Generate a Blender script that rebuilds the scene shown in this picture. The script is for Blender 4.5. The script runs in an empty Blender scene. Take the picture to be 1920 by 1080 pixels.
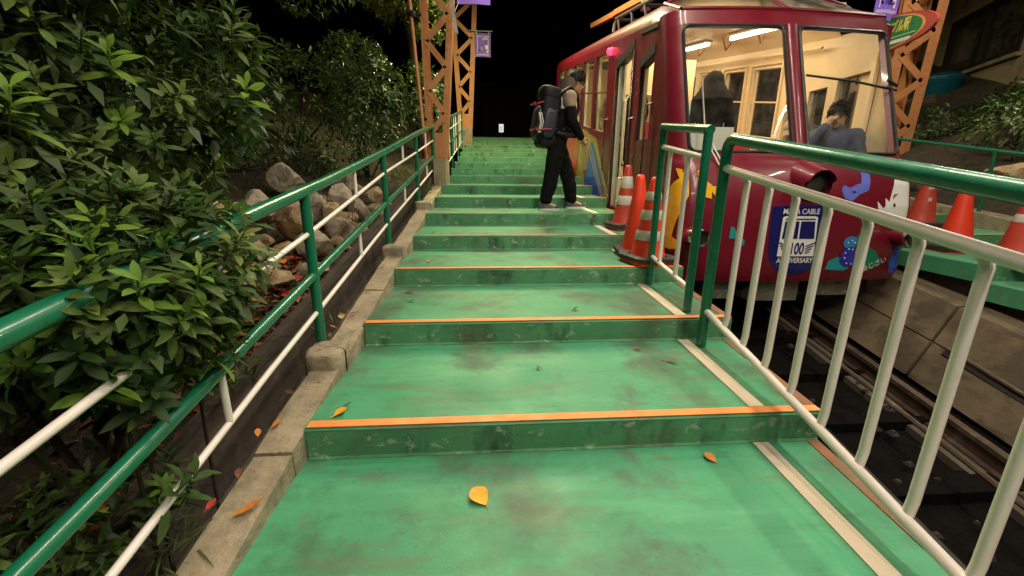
import bpy, bmesh, math, random
from mathutils import Vector, Matrix, Euler
from mathutils import noise as mnoise
from mathutils.geometry import tessellate_polygon

S = bpy.context.scene
COL = S.collection
R = math.radians

# ------------------------------------------------------------------ camera
CAM_Z = 1.155
cd = bpy.data.cameras.new('camera'); cam = bpy.data.objects.new('camera', cd); COL.objects.link(cam)
right = Vector((0.99721, -0.07216, 0.00844)); down = Vector((-0.01098, -0.26083, -0.96532)); fwd = Vector((0.07157, 0.96272, -0.26109))
fwd.normalize(); right = (right - fwd * right.dot(fwd)).normalized(); up = right.cross(fwd)
cam.matrix_world = Matrix(((right.x, up.x, -fwd.x, 0), (right.y, up.y, -fwd.y, 0), (right.z, up.z, -fwd.z, CAM_Z), (0, 0, 0, 1)))
cd.sensor_width = 36; cd.lens = 36 * 781.94 / 1920; cd.clip_start = .03; cd.clip_end = 500
S.camera = cam

# ------------------------------------------------------------------ night sky, station lamps, exposure
w = bpy.data.worlds.new('World'); S.world = w; w.use_nodes = True
nt = w.node_tree; bg = nt.nodes['Background']
sky = nt.nodes.new('ShaderNodeTexSky'); sky.sky_type = 'NISHITA'; sky.sun_disc = False
sky.sun_elevation = R(-6); sky.sun_rotation = R(200)
nt.links.new(sky.outputs[0], bg.inputs['Color']); bg.inputs['Strength'].default_value = .012
S.view_settings.view_transform = 'Standard'; S.view_settings.look = 'None'
S.view_settings.gamma = 1; S.view_settings.use_curve_mapping = False
S.view_settings.exposure = 0.0
try:
    S.cycles.use_denoising = True; S.cycles.max_bounces = 8; S.cycles.transparent_max_bounces = 24
    S.cycles.sample_clamp_indirect = 4; S.cycles.caustics_reflective = False; S.cycles.caustics_refractive = False
except Exception: pass

def area(name, loc, sx, sy, power, col, rot=(0, 0, 0)):
    l = bpy.data.lights.new(name, 'AREA'); l.shape = 'RECTANGLE'; l.size = sx; l.size_y = sy; l.energy = power; l.color = col
    o = bpy.data.objects.new(name, l); o.location = loc; o.rotation_euler = rot; COL.objects.link(o); return o
WARM = (1, .87, .68)
G = .1645                      # grade of the line
# every light sits in the mouth of a fluorescent fitting built further down (LAMPS)
# (x, y, z, tilt about y in degrees, power, length)
LAMPS = [(1.50, -.6, 4.55, 0, 98, 2.4), (1.58, 2.4, 4.75, 0, 98, 2.4), (2.25, -.3, 4.55, 0, 45, 2.4), (2.35, 2.6, 4.95, 0, 45, 2.4),
         (1.2, 6.4, 5.3, 0, 150, 2.4), (.5, 9.2, 5.9, 0, 420, 2.4), (5.4, 1.2, 4.6, 0, 60, 1.2), (6.4, 5.2, 5.2, 0, 95, 1.2), (-.1, -1.7, 3.7, -18, 76, 2.4)]  # the farther opposite-platform lamp is added to brighten the station house
for (x, y, z, tl, pw, ln) in LAMPS:
    area('station_tube_light', (x, y, z - .012), .09, ln - .1, pw, WARM if y < 8 else (1, .9, .42), (0, R(tl), 0) if tl >= 0 else (0, R(tl), R(90)))

# ------------------------------------------------------------------ helpers
random.seed(7)
def wloc(o):
    v = Vector((0, 0, 0))
    while o is not None:
        v += o.location; o = o.parent
    return v
def tag(o, label=None, cat=None, group=None, kind=None):
    if label: o['label'] = label
    if cat: o['category'] = cat
    if group: o['group'] = group
    if kind: o['kind'] = kind
    return o
def empty(name, loc=(0, 0, 0), label=None, cat=None, group=None, kind=None):
    o = bpy.data.objects.new(name, None); o.location = loc; o.empty_display_size = .1; COL.objects.link(o)
    return tag(o, label, cat, group, kind)
def link(name, me, parent=None, local=False):
    o = bpy.data.objects.new(name, me); COL.objects.link(o)
    if parent is not None:
        o.parent = parent
        if not local: o.location = -wloc(parent)
    return o
def copy_tree(o, parent=None):
    c = o.copy(); COL.objects.link(c)
    if parent is not None: c.parent = parent
    for ch in list(o.children): copy_tree(ch, c)
    return c

class MB:
    def __init__(s): s.v = []; s.f = []
    def add(s, vs, fs):
        n = len(s.v); s.v += [tuple(p) for p in vs]; s.f += [tuple(i + n for i in f) for f in fs]; return s
    def box(s, x0, x1, y0, y1, z0, z1, fn=None):
        vs = [(x, y, z) for z in (z0, z1) for y in (y0, y1) for x in (x0, x1)]
        if fn: vs = [fn(*p) for p in vs]
        return s.add(vs, [(0, 2, 3, 1), (4, 5, 7, 6), (0, 1, 5, 4), (2, 6, 7, 3), (0, 4, 6, 2), (1, 3, 7, 5)])
    def bar(s, a, b, wx, wz, upv=(0, 0, 1)):
        a = Vector(a); b = Vector(b); d = (b - a).normalized(); u = Vector(upv)
        sx = d.cross(u)
        if sx.length < 1e-4: sx = Vector((1, 0, 0))
        sx.normalize(); sz = sx.cross(d)
        vs = [p + sx * (i * wx / 2) + sz * (j * wz / 2) for p in (a, b) for j in (-1, 1) for i in (-1, 1)]
        return s.add(vs, [(0, 1, 3, 2), (4, 6, 7, 5), (0, 4, 5, 1), (2, 3, 7, 6), (0, 2, 6, 4), (1, 5, 7, 3)])
    def tube(s, pts, r, n=10, cap=True):
        pts = [Vector(p) for p in pts]; k = len(pts); rs = r if isinstance(r, (list, tuple)) else [r] * k
        ref = None; vs = []; fs = []
        for i, p in enumerate(pts):
            d = (pts[min(i + 1, k - 1)] - pts[max(i - 1, 0)]).normalized()
            if ref is None: ref = d.cross(Vector((0, 0, 1))) if abs(d.z) < .95 else d.cross(Vector((0, 1, 0)))
            ref = (ref - d * ref.dot(d)).normalized(); b = d.cross(ref)
            for j in range(n):
                a = 2 * math.pi * j / n; vs.append(p + (ref * math.cos(a) + b * math.sin(a)) * rs[i])
        for i in range(k - 1):
            for j in range(n):
                fs.append((i * n + j, i * n + (j + 1) % n, (i + 1) * n + (j + 1) % n, (i + 1) * n + j))
        if cap: fs += [tuple(range(n - 1, -1, -1)), tuple(range((k - 1) * n, k * n))]
        return s.add(vs, fs)
    def lathe(s, prof, n=20, c=(0, 0, 0), fn=None):
        vs = []; fs = []
        for (r, z) in prof:
            for j in range(n):
                a = 2 * math.pi * j / n; p = (c[0] + r * math.cos(a), c[1] + r * math.sin(a), c[2] + z)
                vs.append(fn(*p) if fn else p)
        for i in range(len(prof) - 1):
            for j in range(n): fs.append((i * n + j, i * n + (j + 1) % n, (i + 1) * n + (j + 1) % n, (i + 1) * n + j))
        fs += [tuple(range(n - 1, -1, -1)), tuple(range((len(prof) - 1) * n, len(prof) * n))]
        return s.add(vs, fs)
    def prism(s, poly, fa, fb):
        n = len(poly); vs = [fa(*p) for p in poly] + [fb(*p) for p in poly]
        tri = tessellate_polygon([[Vector((p[0], p[1], 0)) for p in poly]])
        fs = [tuple(t) for t in tri] + [tuple(i + n for i in t[::-1]) for t in tri] + [(i, (i + 1) % n, (i + 1) % n + n, i + n) for i in range(n)]
        return s.add(vs, fs)
    def grid(s, fn, nu, nv, wrap=False):
        vs = [fn(i, j) for i in range(nu) for j in range(nv)]
        return s.add(vs, [(i * nv + j, i * nv + j + 1, (i + 1) * nv + j + 1, (i + 1) * nv + j) for i in range(nu - 1) for j in range(nv - 1)])
    def mesh(s, mat, smooth=False, sharp=46):
        me = bpy.data.meshes.new('mesh'); me.from_pydata(s.v, [], s.f)
        bm = bmesh.new(); bm.from_mesh(me); bmesh.ops.recalc_face_normals(bm, faces=bm.faces)
        if smooth:
            for f in bm.faces: f.smooth = True
            for e in bm.edges:
                if len(e.link_faces) == 2 and e.calc_face_angle(0) > R(sharp): e.smooth = False
        bm.to_mesh(me); bm.free()
        if mat: me.materials.append(mat)
        return me
    def build(s, name, mat, parent=None, smooth=False, local=False, sharp=46, **k):
        o = link(name, s.mesh(mat, smooth, sharp), parent, local); return tag(o, **k)

def leaf_geo(mb, base, d, nrm, L, W, curl=.25, fold=.18, seg=4):
    d = d.normalized(); s = d.cross(nrm).normalized(); n_ = s.cross(d)
    vs = []; 
    for i in range(seg + 1):
        t = i / seg; w_ = W * .5 * (math.sin(math.pi * min(1, t ** 1.35 * .97 + .03)) ** .75) if 0 < i < seg else W * .05
        c = base + d * (L * t) - n_ * (curl * L * t * t)
        vs += [c - s * w_ + n_ * (fold * w_), c, c + s * w_ + n_ * (fold * w_)]
    mb.add(vs, [f for i in range(seg) for f in ((i * 3, i * 3 + 1, i * 3 + 4, i * 3 + 3), (i * 3 + 1, i * 3 + 2, i * 3 + 5, i * 3 + 4))])

# ------------------------------------------------------------------ materials
def srgb(h):
    h = h.lstrip('#'); c = [int(h[i:i + 2], 16) / 255 for i in (0, 2, 4)]
    return tuple(x / 12.92 if x < .04045 else ((x + .055) / 1.055) ** 2.4 for x in c)
def mat(name, base, rough=.6, var=.2, scale=5, bump=.1, bscale=60, metal=0, spots=(), rnd=0, coat=0, spec=.5, trans=0, rvar=.1, dist=.004, stretch=None):
    m = bpy.data.materials.new(name); m.use_nodes = True; t = m.node_tree; N = t.nodes; L = t.links; p = N['Principled BSDF']
    co = N.new('ShaderNodeTexCoord'); src = co.outputs['Object']
    if stretch:
        mp = N.new('ShaderNodeMapping'); mp.inputs['Scale'].default_value = stretch; L.new(src, mp.inputs[0]); src = mp.outputs[0]
    def noi(sc, det=5, rg=.6):
        n = N.new('ShaderNodeTexNoise'); n.inputs['Scale'].default_value = sc; n.inputs['Detail'].default_value = det; n.inputs['Roughness'].default_value = rg
        L.new(src, n.inputs['Vector']); return n
    def rng(o, a, b, c, d):
        n = N.new('ShaderNodeMapRange'); n.inputs[1].default_value = a; n.inputs[2].default_value = b; n.inputs[3].default_value = c; n.inputs[4].default_value = d
        L.new(o, n.inputs[0]); return n.outputs[0]
    def mix(f, a, b):
        n = N.new('ShaderNodeMix'); n.data_type = 'RGBA'; L.new(f, n.inputs[0])
        for i, c in ((6, a), (7, b)):
            if isinstance(c, tuple): n.inputs[i].default_value = (*c[:3], 1)
            else: L.new(c, n.inputs[i])
        return n.outputs[2]
    n1 = noi(scale)
    col = mix(rng(n1.outputs[0], .3, .7, 0, 1), tuple(c * (1 - var) for c in base), tuple(min(1, c * (1 + var)) for c in base))
    for sp_ in spots:
        c, sc, lo, hi, amt = sp_[:5]; n = noi(sc, 6, .65)
        if len(sp_) > 5:
            mp2 = N.new('ShaderNodeMapping'); mp2.inputs['Scale'].default_value = sp_[5]; L.new(co.outputs['Object'], mp2.inputs[0]); L.new(mp2.outputs[0], n.inputs['Vector'])
        col = mix(rng(n.outputs[0], lo, hi, 0, amt), col, c)
    if rnd:
        oi = N.new('ShaderNodeObjectInfo'); h = N.new('ShaderNodeHueSaturation'); L.new(col, h.inputs['Color'])
        L.new(rng(oi.outputs['Random'], 0, 1, 1 - rnd, 1 + rnd), h.inputs['Value'])
        L.new(rng(oi.outputs['Random'], 0, 1, .5 + rnd * .05, .5 - rnd * .05), h.inputs['Hue']); col = h.outputs[0]
    L.new(col, p.inputs['Base Color'])
    p.inputs['Metallic'].default_value = metal; p.inputs['Specular IOR Level'].default_value = spec; p.inputs['Coat Weight'].default_value = coat
    if coat: p.inputs['Coat Roughness'].default_value = .06
    if rvar:
        n = noi(scale * 1.7); L.new(rng(n.outputs[0], .3, .7, max(.02, rough - rvar), min(1, rough + rvar)), p.inputs['Roughness'])
    else: p.inputs['Roughness'].default_value = rough
    if bump:
        n = noi(bscale, 4); b = N.new('ShaderNodeBump'); b.inputs['Strength'].default_value = bump; b.inputs['Distance'].default_value = dist
        L.new(n.outputs[0], b.inputs['Height']); L.new(b.outputs[0], p.inputs['Normal'])
    if trans:
        tr = N.new('ShaderNodeBsdfTranslucent'); L.new(col, tr.inputs[0]); ms = N.new('ShaderNodeMixShader'); ms.inputs[0].default_value = trans
        L.new(p.outputs[0], ms.inputs[1]); L.new(tr.outputs[0], ms.inputs[2]); L.new(ms.outputs[0], N['Material Output'].inputs[0])
    return m
def emit(name, col, st):
    m = bpy.data.materials.new(name); m.use_nodes = True; p = m.node_tree.nodes['Principled BSDF']
    p.inputs['Base Color'].default_value = (*col, 1); p.inputs['Emission Color'].default_value = (*col, 1); p.inputs['Emission Strength'].default_value = st; return m
def glass(name, tint=(.96, .97, .96), amt=.3, dirt=.03):
    m = bpy.data.materials.new(name); m.use_nodes = True; t = m.node_tree; N = t.nodes; L = t.links; N.remove(N['Principled BSDF'])
    tr = N.new('ShaderNodeBsdfTransparent'); tr.inputs[0].default_value = (*tint, 1)
    gl = N.new('ShaderNodeBsdfGlossy'); gl.inputs['Roughness'].default_value = .02
    fr = N.new('ShaderNodeFresnel'); fr.inputs[0].default_value = 1.5
    mu = N.new('ShaderNodeMath'); mu.operation = 'MULTIPLY'; mu.inputs[1].default_value = amt; L.new(fr.outputs[0], mu.inputs[0])
    ms = N.new('ShaderNodeMixShader'); L.new(mu.outputs[0], ms.inputs[0]); L.new(tr.outputs[0], ms.inputs[1]); L.new(gl.outputs[0], ms.inputs[2])
    df = N.new('ShaderNodeBsdfDiffuse'); df.inputs[0].default_value = (.6, .58, .5, 1)
    co = N.new('ShaderNodeTexCoord'); no = N.new('ShaderNodeTexNoise'); no.inputs['Scale'].default_value = 7; no.inputs['Detail'].default_value = 6; L.new(co.outputs['Object'], no.inputs[0])
    mr = N.new('ShaderNodeMapRange'); mr.inputs[1].default_value = .4; mr.inputs[2].default_value = .8; mr.inputs[3].default_value = dirt * .3; mr.inputs[4].default_value = dirt * 2; L.new(no.outputs[0], mr.inputs[0])
    m2 = N.new('ShaderNodeMixShader'); L.new(mr.outputs[0], m2.inputs[0]); L.new(ms.outputs[0], m2.inputs[1]); L.new(df.outputs[0], m2.inputs[2])
    L.new(m2.outputs[0], N['Material Output'].inputs[0]); return m

BROWN = (.085, .10, .062)
m_tread = mat('green_deck_paint', (.056, .29, .148), .53, .12, 1.6, .28, 130, rvar=.16, dist=.003, spots=[((.10, .40, .21), 3, .5, .7, .6, (.35, 1.6, 1)), ((.075, .095, .062), 1.15, .48, .62, .8), ((.05, .12, .07), 2.3, .54, .66, .6), ((.12, .15, .09), 5, .54, .66, .55, (.3, 1.3, 1)), ((.045, .19, .09), 9, .56, .68, .6, (.25, 2, 1)), ((.15, .115, .07), 2.1, .60, .70, .6), ((.04, .09, .05), 38, .62, .70, .45), ((.17, .42, .26), 60, .62, .70, .4), ((.022, .035, .02), 22, .70, .74, .8)])
m_riser = mat('worn_green_riser_paint', (.085, .26, .132), .6, .25, 3, .5, 45, dist=.006, spots=[((.10, .29, .16), 5, .52, .66, .6), ((.022, .05, .028), 5, .53, .66, .8, (1, 1, .35)), ((.10, .115, .065), 2, .54, .68, .6), ((.34, .40, .30), 12, .60, .635, .75, (1, 1, 1.4)), ((.015, .03, .02), 26, .66, .72, .7)])
m_orange = mat('orange_line_paint', (.80, .27, .07), .55, .12, 9, .1, spots=[((.75, .45, .2), 4, .55, .7, .5), ((.2, .22, .12), 14, .62, .7, .5)])
m_pale = mat('faded_nosing_paint', (.46, .42, .22), .6, .2, 7, .1, spots=[((.2, .3, .15), 8, .55, .68, .6)])
m_rust_edge = mat('rusty_edge_paint', (.24, .105, .05), .7, .25, 8, .3, spots=[((.08, .14, .06), 5, .55, .65, .6)])
m_pale_or = mat('faded_orange_nosing_paint', (.58, .32, .13), .6, .15, 8, .1, spots=[((.2, .3, .15), 9, .54, .68, .6)])
m_white_line = mat('cream_line_paint', (.80, .67, .54), .6, .08, 8, .1, spots=[((.4, .4, .28), 12, .62, .72, .4)])
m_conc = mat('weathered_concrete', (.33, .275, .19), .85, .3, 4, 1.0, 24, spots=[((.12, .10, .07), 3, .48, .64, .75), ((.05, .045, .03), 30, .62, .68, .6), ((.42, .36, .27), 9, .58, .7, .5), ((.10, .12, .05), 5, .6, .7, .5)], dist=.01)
m_conc_dk = mat('dark_concrete', (.075, .06, .048), .8, .3, 5, .5, 30, spots=[((.14, .11, .085), 4, .55, .68, .6), ((.03, .035, .02), 7, .56, .66, .6)], dist=.01)  # dark brown concrete; also gives the shaded recess wall its tone
m_conc_wall = mat('stained_beige_concrete', (.15, .115, .07), .9, .3, 2.5, .7, 22, spots=[((.07, .052, .032), 2.2, .48, .62, .8), ((.03, .025, .018), 4, .55, .68, .7, (1, .4, 2)), ((.05, .04, .03), 5, .62, .72, .7), ((.25, .2, .13), 6, .6, .72, .4)], dist=.008)
m_soil = mat('dark_leafy_soil', (.028, .02, .012), .95, .4, 9, .9, 28, spots=[((.10, .06, .035), 14, .56, .68, .7), ((.03, .045, .015), 4, .52, .66, .6)], dist=.03)
m_ballast = mat('shade_black_track_bed', (.0028, .0024, .002), .9, .4, 12, .9, 40, spec=.15, spots=[((.012, .010, .008), 18, .62, .72, .6)], dist=.02)  # near-black base carries the platform shadow over the pit floor
m_green = mat('glossy_green_rail_paint', (.008, .15, .078), .3, .12, 7, .06, 90, coat=.35, spots=[((.03, .22, .13), 13, .62, .74, .5), ((.02, .05, .03), 30, .64, .70, .6), ((.14, .05, .02), 24, .70, .73, .7)], rvar=.06)
m_wrail = mat('cream_white_rail_paint', (.85, .78, .75), .42, .06, 8, .06, 70, coat=.1, spots=[((.5, .46, .36), 10, .62, .74, .5), ((.25, .13, .06), 25, .7, .76, .5)])
m_steel_or = mat('salmon_orange_steel_paint', (.50, .21, .08), .6, .12, 5, .15, 40, spots=[((.3, .10, .05), 7, .58, .7, .5), ((.15, .08, .05), 18, .66, .74, .6)])
m_steel_gr = mat('galvanised_steel', (.45, .45, .42), .45, .15, 9, .1, metal=.6)
m_chrome = mat('polished_chrome', (.82, .8, .76), .15, .03, 5, 0, metal=1, rvar=.04)
m_rail_st = mat('rusty_rail_steel', (.10, .07, .05), .55, .3, 14, .4, metal=.5, spots=[((.3, .27, .22), 6, .55, .7, .5)])
m_red_car = mat('maroon_car_paint', (.155, .0065, .019), .36, .06, 3, .03, 4, coat=.28, rvar=.06, spots=[((.11, .008, .02), 14, .60, .76, .4), ((.10, .02, .02), 40, .68, .74, .4)])
m_black = mat('black_rubber', (.012, .012, .012), .5, .2, 8, .05)
m_dark = mat('dark_under_frame', (.02, .018, .017), .7, .4, 10, .3)
m_cream = mat('cream_interior_panel', (.78, .64, .41), .45, .06, 3, .03, 20)
m_wht_panel = mat('off_white_desk_panel', (.62, .64, .55), .45, .05, 5, .03)
m_floor_in = mat('grey_rubber_floor', (.16, .13, .1), .6, .2, 9, .1)
m_seat = mat('red_seat_moquette', (.45, .03, .035), .85, .15, 30, .2)
m_alu = mat('dull_aluminium_skirt', (.42, .40, .36), .45, .25, 6, .15, metal=.7, spots=[((.12, .11, .1), 5, .55, .7, .6)])
m_glass = glass('window_glass', amt=.012); m_glass_dk = glass('tinted_window_glass', (.92, .93, .9), .25, .05); m_glass_sky = glass('dusty_roof_glass', (.80, .78, .72), .8, .22); m_glass_sky2 = glass('clear_roof_glass', (.9, .88, .8), .6, .03)
m_navy = mat('navy_print', (.012, .012, .12), .3, .05, 5, 0, coat=.5)
m_wprint = mat('white_print', (.78, .78, .76), .35, .04, 5, 0, coat=.4)
m_yel = mat('yellow_print', (.83, .45, .02), .3, .04, 4, 0, coat=.5)
m_blue = mat('cornflower_blue_print', (.13, .16, .62), .35, .05, 4, 0, coat=.4)
m_blue2 = mat('royal_blue_print', (.035, .08, .46), .35, .1, 8, 0, coat=.4)
m_teal = mat('teal_print', (.02, .27, .30), .35, .05, 4, 0, coat=.4)
m_lgreen = mat('leaf_green_print', (.01, .17, .10), .35, .06, 4, 0, coat=.4)
m_pink = mat('coral_print', (.7, .12, .1), .35, .05, 4, 0)
m_olive = mat('olive_gold_print', (.33, .24, .06), .35, .15, 6, 0, coat=.4, spots=[((.2, .19, .05), 8, .5, .65, .5)])
m_redpr = mat('vermilion_print', (.5, .06, .04), .35, .1, 6, 0, coat=.4)
m_brownpr = mat('rust_brown_print', (.3, .11, .06), .35, .1, 6, 0, coat=.4)
m_gold = mat('pale_gold_stripe', (.62, .45, .22), .35, .05, 5, 0)
m_cone = mat('orange_red_cone_plastic', (.80, .055, .02), .42, .08, 6, .04, 40, spots=[((.4, .03, .02), 7, .6, .72, .5)])
m_cone_dk = mat('grimy_red_cone_plastic', (.50, .05, .03), .5, .12, 6, .05, 40, spots=[((.25, .03, .02), 6, .55, .7, .6)])
m_cone_w = mat('grey_white_reflective_band', (.62, .60, .54), .4, .1, 9, .03, spots=[((.35, .3, .24), 8, .58, .7, .5)])
m_cone_b = mat('black_cone_weight', (.035, .03, .028), .65, .25, 8, .2)
m_purple = mat('violet_banner_cloth', (.25, .14, .72), .8, .08, 6, .1, trans=.2)
m_wcloth = mat('white_banner_print', (.74, .68, .82), .8, .05, 6, .05)
m_signg = mat('green_sign_enamel', (.02, .22, .07), .35, .08, 6, .02)
m_signr = mat('red_sign_enamel', (.48, .06, .06), .4, .1, 6, .02)
m_signo = mat('orange_sign_line', (.85, .35, .14), .4, .05, 6, 0)
m_signy = mat('yellow_sign_lettering', (.85, .72, .15), .4, .05, 6, 0)
m_plaster = mat('dirty_plaster_wall', (.30, .23, .15), .9, .15, 2, .3, 25, spots=[((.12, .09, .06), 1.6, .5, .66, .7)])
m_roofd = mat('dark_tin_roof', (.04, .035, .03), .6, .2, 5, .1)
m_wood_bk = mat('near_black_timber', (.003, .0025, .002), .9, .2, 6, .1, spec=.1); m_wood_dk = mat('dark_brown_timber', (.018, .011, .007), .6, .25, 6, .2)  # near-black base sinks the shed into the night darkness
m_binteal = mat('teal_plastic', (.005, .10, .15), .4, .1, 5, .03)
m_rock = [mat('grey_boulder_stone', (.36, .31, .235), .85, .3, 5, 1.0, 16, spots=[((.09, .07, .05), 4, .52, .64, .7), ((.34, .29, .22), 8, .58, .7, .6)], dist=.02),
          mat('tan_boulder_stone', (.40, .29, .165), .85, .3, 5, 1.0, 16, spots=[((.14, .08, .04), 4, .52, .64, .7), ((.36, .29, .2), 8, .58, .7, .6)], dist=.02)]
m_leafA = mat('bright_rhododendron_leaf', (.058, .112, .024), .62, .2, 9, .15, 60, rnd=.65, trans=.2, spec=.3)
m_leafB = mat('dark_evergreen_leaf', (.052, .092, .022), .55, .2, 9, .12, 60, rnd=.5, trans=.12, spec=.35)
m_leafC = mat('glossy_camellia_leaf', (.062, .112, .028), .36, .2, 9, .1, 60, rnd=.5, trans=.1, coat=.3)
m_leafD = mat('pale_green_tree_leaf', (.09, .12, .02), .5, .2, 9, .1, rnd=.3, trans=.25)
m_leafN = mat('bright_yellow_green_leaf', (.12, .235, .03), .6, .2, 9, .15, 60, rnd=.35, trans=.25, spec=.3)  # brighter yellow-green leaf for some of the shrub rosettes
m_stem = mat('brown_twig_bark', (.035, .024, .015), .9, .25, 20, .5)
m_grass = mat('dry_green_grass', (.075, .10, .025), .7, .3, 9, 0, rnd=.2, trans=.2)
m_lyel = mat('yellow_fallen_leaf', (.80, .38, .02), .6, .25, 25, .2, spots=[((.45, .15, .02), 30, .58, .7, .6)])
m_lor = mat('orange_fallen_leaf', (.62, .22, .03), .65, .25, 25, .2, spots=[((.3, .1, .03), 30, .55, .7, .6)])
m_lred = mat('red_fallen_leaf', (.46, .05, .022), .65, .3, 25, .2, rnd=.3)
m_litter = mat('red_brown_leaf_litter', (.20, .035, .018), .7, .4, 18, .2, spots=[((.30, .13, .05), 14, .5, .58, .8), ((.05, .02, .012), 9, .52, .62, .8)])
m_lbrn = mat('brown_fallen_leaf', (.20, .075, .035), .75, .3, 25, .2, rnd=.3)
m_skin = mat('skin', (.52, .30, .19), .55, .06, 12, .03)
m_hair = mat('black_hair', (.010, .008, .007), .65, .3, 60, .4, 120, spec=.2)
m_tan = mat('taupe_jacket_cloth', (.32, .24, .175), .8, .1, 9, .25, 50)
m_hood = mat('grey_brown_hood_cloth', (.15, .12, .10), .85, .12, 9, .25, 50)
m_blk = mat('black_cloth', (.007, .007, .008), .9, .2, 12, .3, 40, spec=.12)
m_pack = mat('black_nylon_pack', (.008, .008, .011), .6, .25, 8, .25, 60, spec=.25)
m_packb = mat('dark_slate_blue_nylon', (.02, .026, .045), .5, .2, 8, .2, 60)
m_packr = mat('red_webbing', (.35, .02, .03), .6, .1, 20, .1)
m_wst = mat('white_webbing', (.65, .62, .58), .6, .08, 20, .1)
m_shoe = mat('grey_shoe_mesh', (.10, .10, .095), .7, .2, 30, .2)
m_shoed = mat('dark_shoe_suede', (.06, .06, .06), .8, .2, 30, .2)
m_bluej = mat('slate_blue_jacket_cloth', (.06, .075, .125), .8, .15, 9, .25, 40)
m_cap = mat('beige_cap_cloth', (.45, .36, .25), .85, .1, 12, .2)
m_tube = emit('fluorescent_tube', (1, .86, .62), 9)
m_redlamp = emit('red_lamp_lens', (1, .02, .06), 6)
m_notice = emit('backlit_notice', (.9, .92, .95), .7)
# ------------------------------------------------------------------ the slope, stairs and track
Y0, RUN, RISE = 1.5584, .86625, .1425
nY = lambda n: Y0 + RUN * (n - 1)
tZ = lambda n: RISE * n
XL = lambda y: -.765 + .0235 * y
XR = lambda y: 1.38 + .09 * y if y < 4 else 1.74 + .015 * (y - 4)
gz = lambda y: G * (y - Y0)
def ground_h(x, y):
    g = gz(y) + .05
    if x < -1.2:
        e = -1.2 - x; h = g - .02 + .30 * min(e, 6) + .12 * max(0, e - 6) + .05 * mnoise.noise((x * 1.7, y * 1.7, 3)) * min(1, e * 2)
        return h
    if x > 6.3: e = x - 6.3; return g + .15 + .45 * min(e, 8) + .07 * mnoise.noise((x * 1.3, y * 1.3, 9)) * min(1, e)
    return g - 1.35
xs = [-90, -50, -30, -20, -14] + [-10 + .4 * i for i in range(13)] + [-4.8 + .2 * i for i in range(18)] + [-1.21, -1.19, 0, 2, 4, 6, 6.29, 6.31] + [6.5 + .3 * i for i in range(20)] + [14, 18, 26, 40, 60, 90]
ys = [-60, -30, -15, -8] + [-5 + .35 * i for i in range(60)] + [17, 19, 22, 26, 32, 42, 60, 90]
mb = MB(); mb.grid(lambda i, j: (xs[i], ys[j], ground_h(xs[i], ys[j])), len(xs), len(ys))
mb.build('ground', m_soil, smooth=True, sharp=60, kind='structure')

stairs = empty('stairs', (0, Y0, 0), kind='structure')
for n in range(-3, 18):
    ya, yb = nY(n), nY(n + 1) + .03
    if n == 17: yb = 21
    z = tZ(n); prof = [(ya, z - .012), (ya + .012, z), (yb, z), (yb, z - .30), (ya, z - .30)]
    mb = MB(); k = len(prof)
    vs = [(XL(y) - .01, y, zz) for y, zz in prof] + [(XR(y), y, zz) for y, zz in prof]
    mb.add(vs, [tuple(range(k)), tuple(range(2 * k - 1, k - 1, -1))] + [(i, (i + 1) % k, (i + 1) % k + k, i + k) for i in range(k)])
    st = mb.build('step', m_tread, stairs)
    mb = MB(); rx = XR(ya) - .002
    nn = 24; zr = [z - RISE + .002, z - RISE + .012, z - .05, z - .014]
    mb.grid(lambda i, j: (XL(ya) + (rx - XL(ya)) * i / nn, ya - (.012 if j == 0 else .006) - .003 * mnoise.noise((i * .7, j, n)), zr[j]), nn + 1, 4)
    mb.build('riser', m_riser, st)
    mb = MB(); d = .048 if 0 <= n <= 3 else .034
    xa, xb = XL(ya) + .0, XR(ya) - (0.0 if n < 4 else .0)
    mb.box(xa, xb, ya + .004, ya + .004 + d, z + .001, z + .004)
    mb.build('nosing_strip', m_orange if n <= 3 else m_pale_or if n <= 7 else m_pale, st)
    if n <= 7:
        mb = MB(); y1, y2 = ya + d + .008, nY(n + 1) - .012
        xw = lambda y: 1.137 + .045 * y
        q = [(xw(y1), y1), (xw(y1) + .072, y1), (xw(y2) + .072, y2), (xw(y2), y2)]
        mb.prism(q, lambda x, y: (x, y, z + .001), lambda x, y: (x, y, z + .004)); mb.build('painted_line', m_white_line, st)
        mb = MB(); q = [(XR(y1) - .055, y1), (XR(y1) - .002, y1), (XR(y2) - .002, y2), (XR(y2) - .055, y2)]
        mb.prism(q, lambda x, y: (x, y, z + .001), lambda x, y: (x, y, z + .004)); mb.build('edge_line', m_rust_edge, st)
# wall under the platform edge
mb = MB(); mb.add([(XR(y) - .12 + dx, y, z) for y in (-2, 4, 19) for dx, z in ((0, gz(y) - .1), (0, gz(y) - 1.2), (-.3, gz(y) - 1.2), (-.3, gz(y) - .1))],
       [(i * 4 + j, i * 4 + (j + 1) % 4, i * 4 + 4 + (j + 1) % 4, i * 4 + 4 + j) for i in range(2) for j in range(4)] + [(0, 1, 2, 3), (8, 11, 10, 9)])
mb.build('platform_wall', m_conc_dk, kind='structure')

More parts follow.
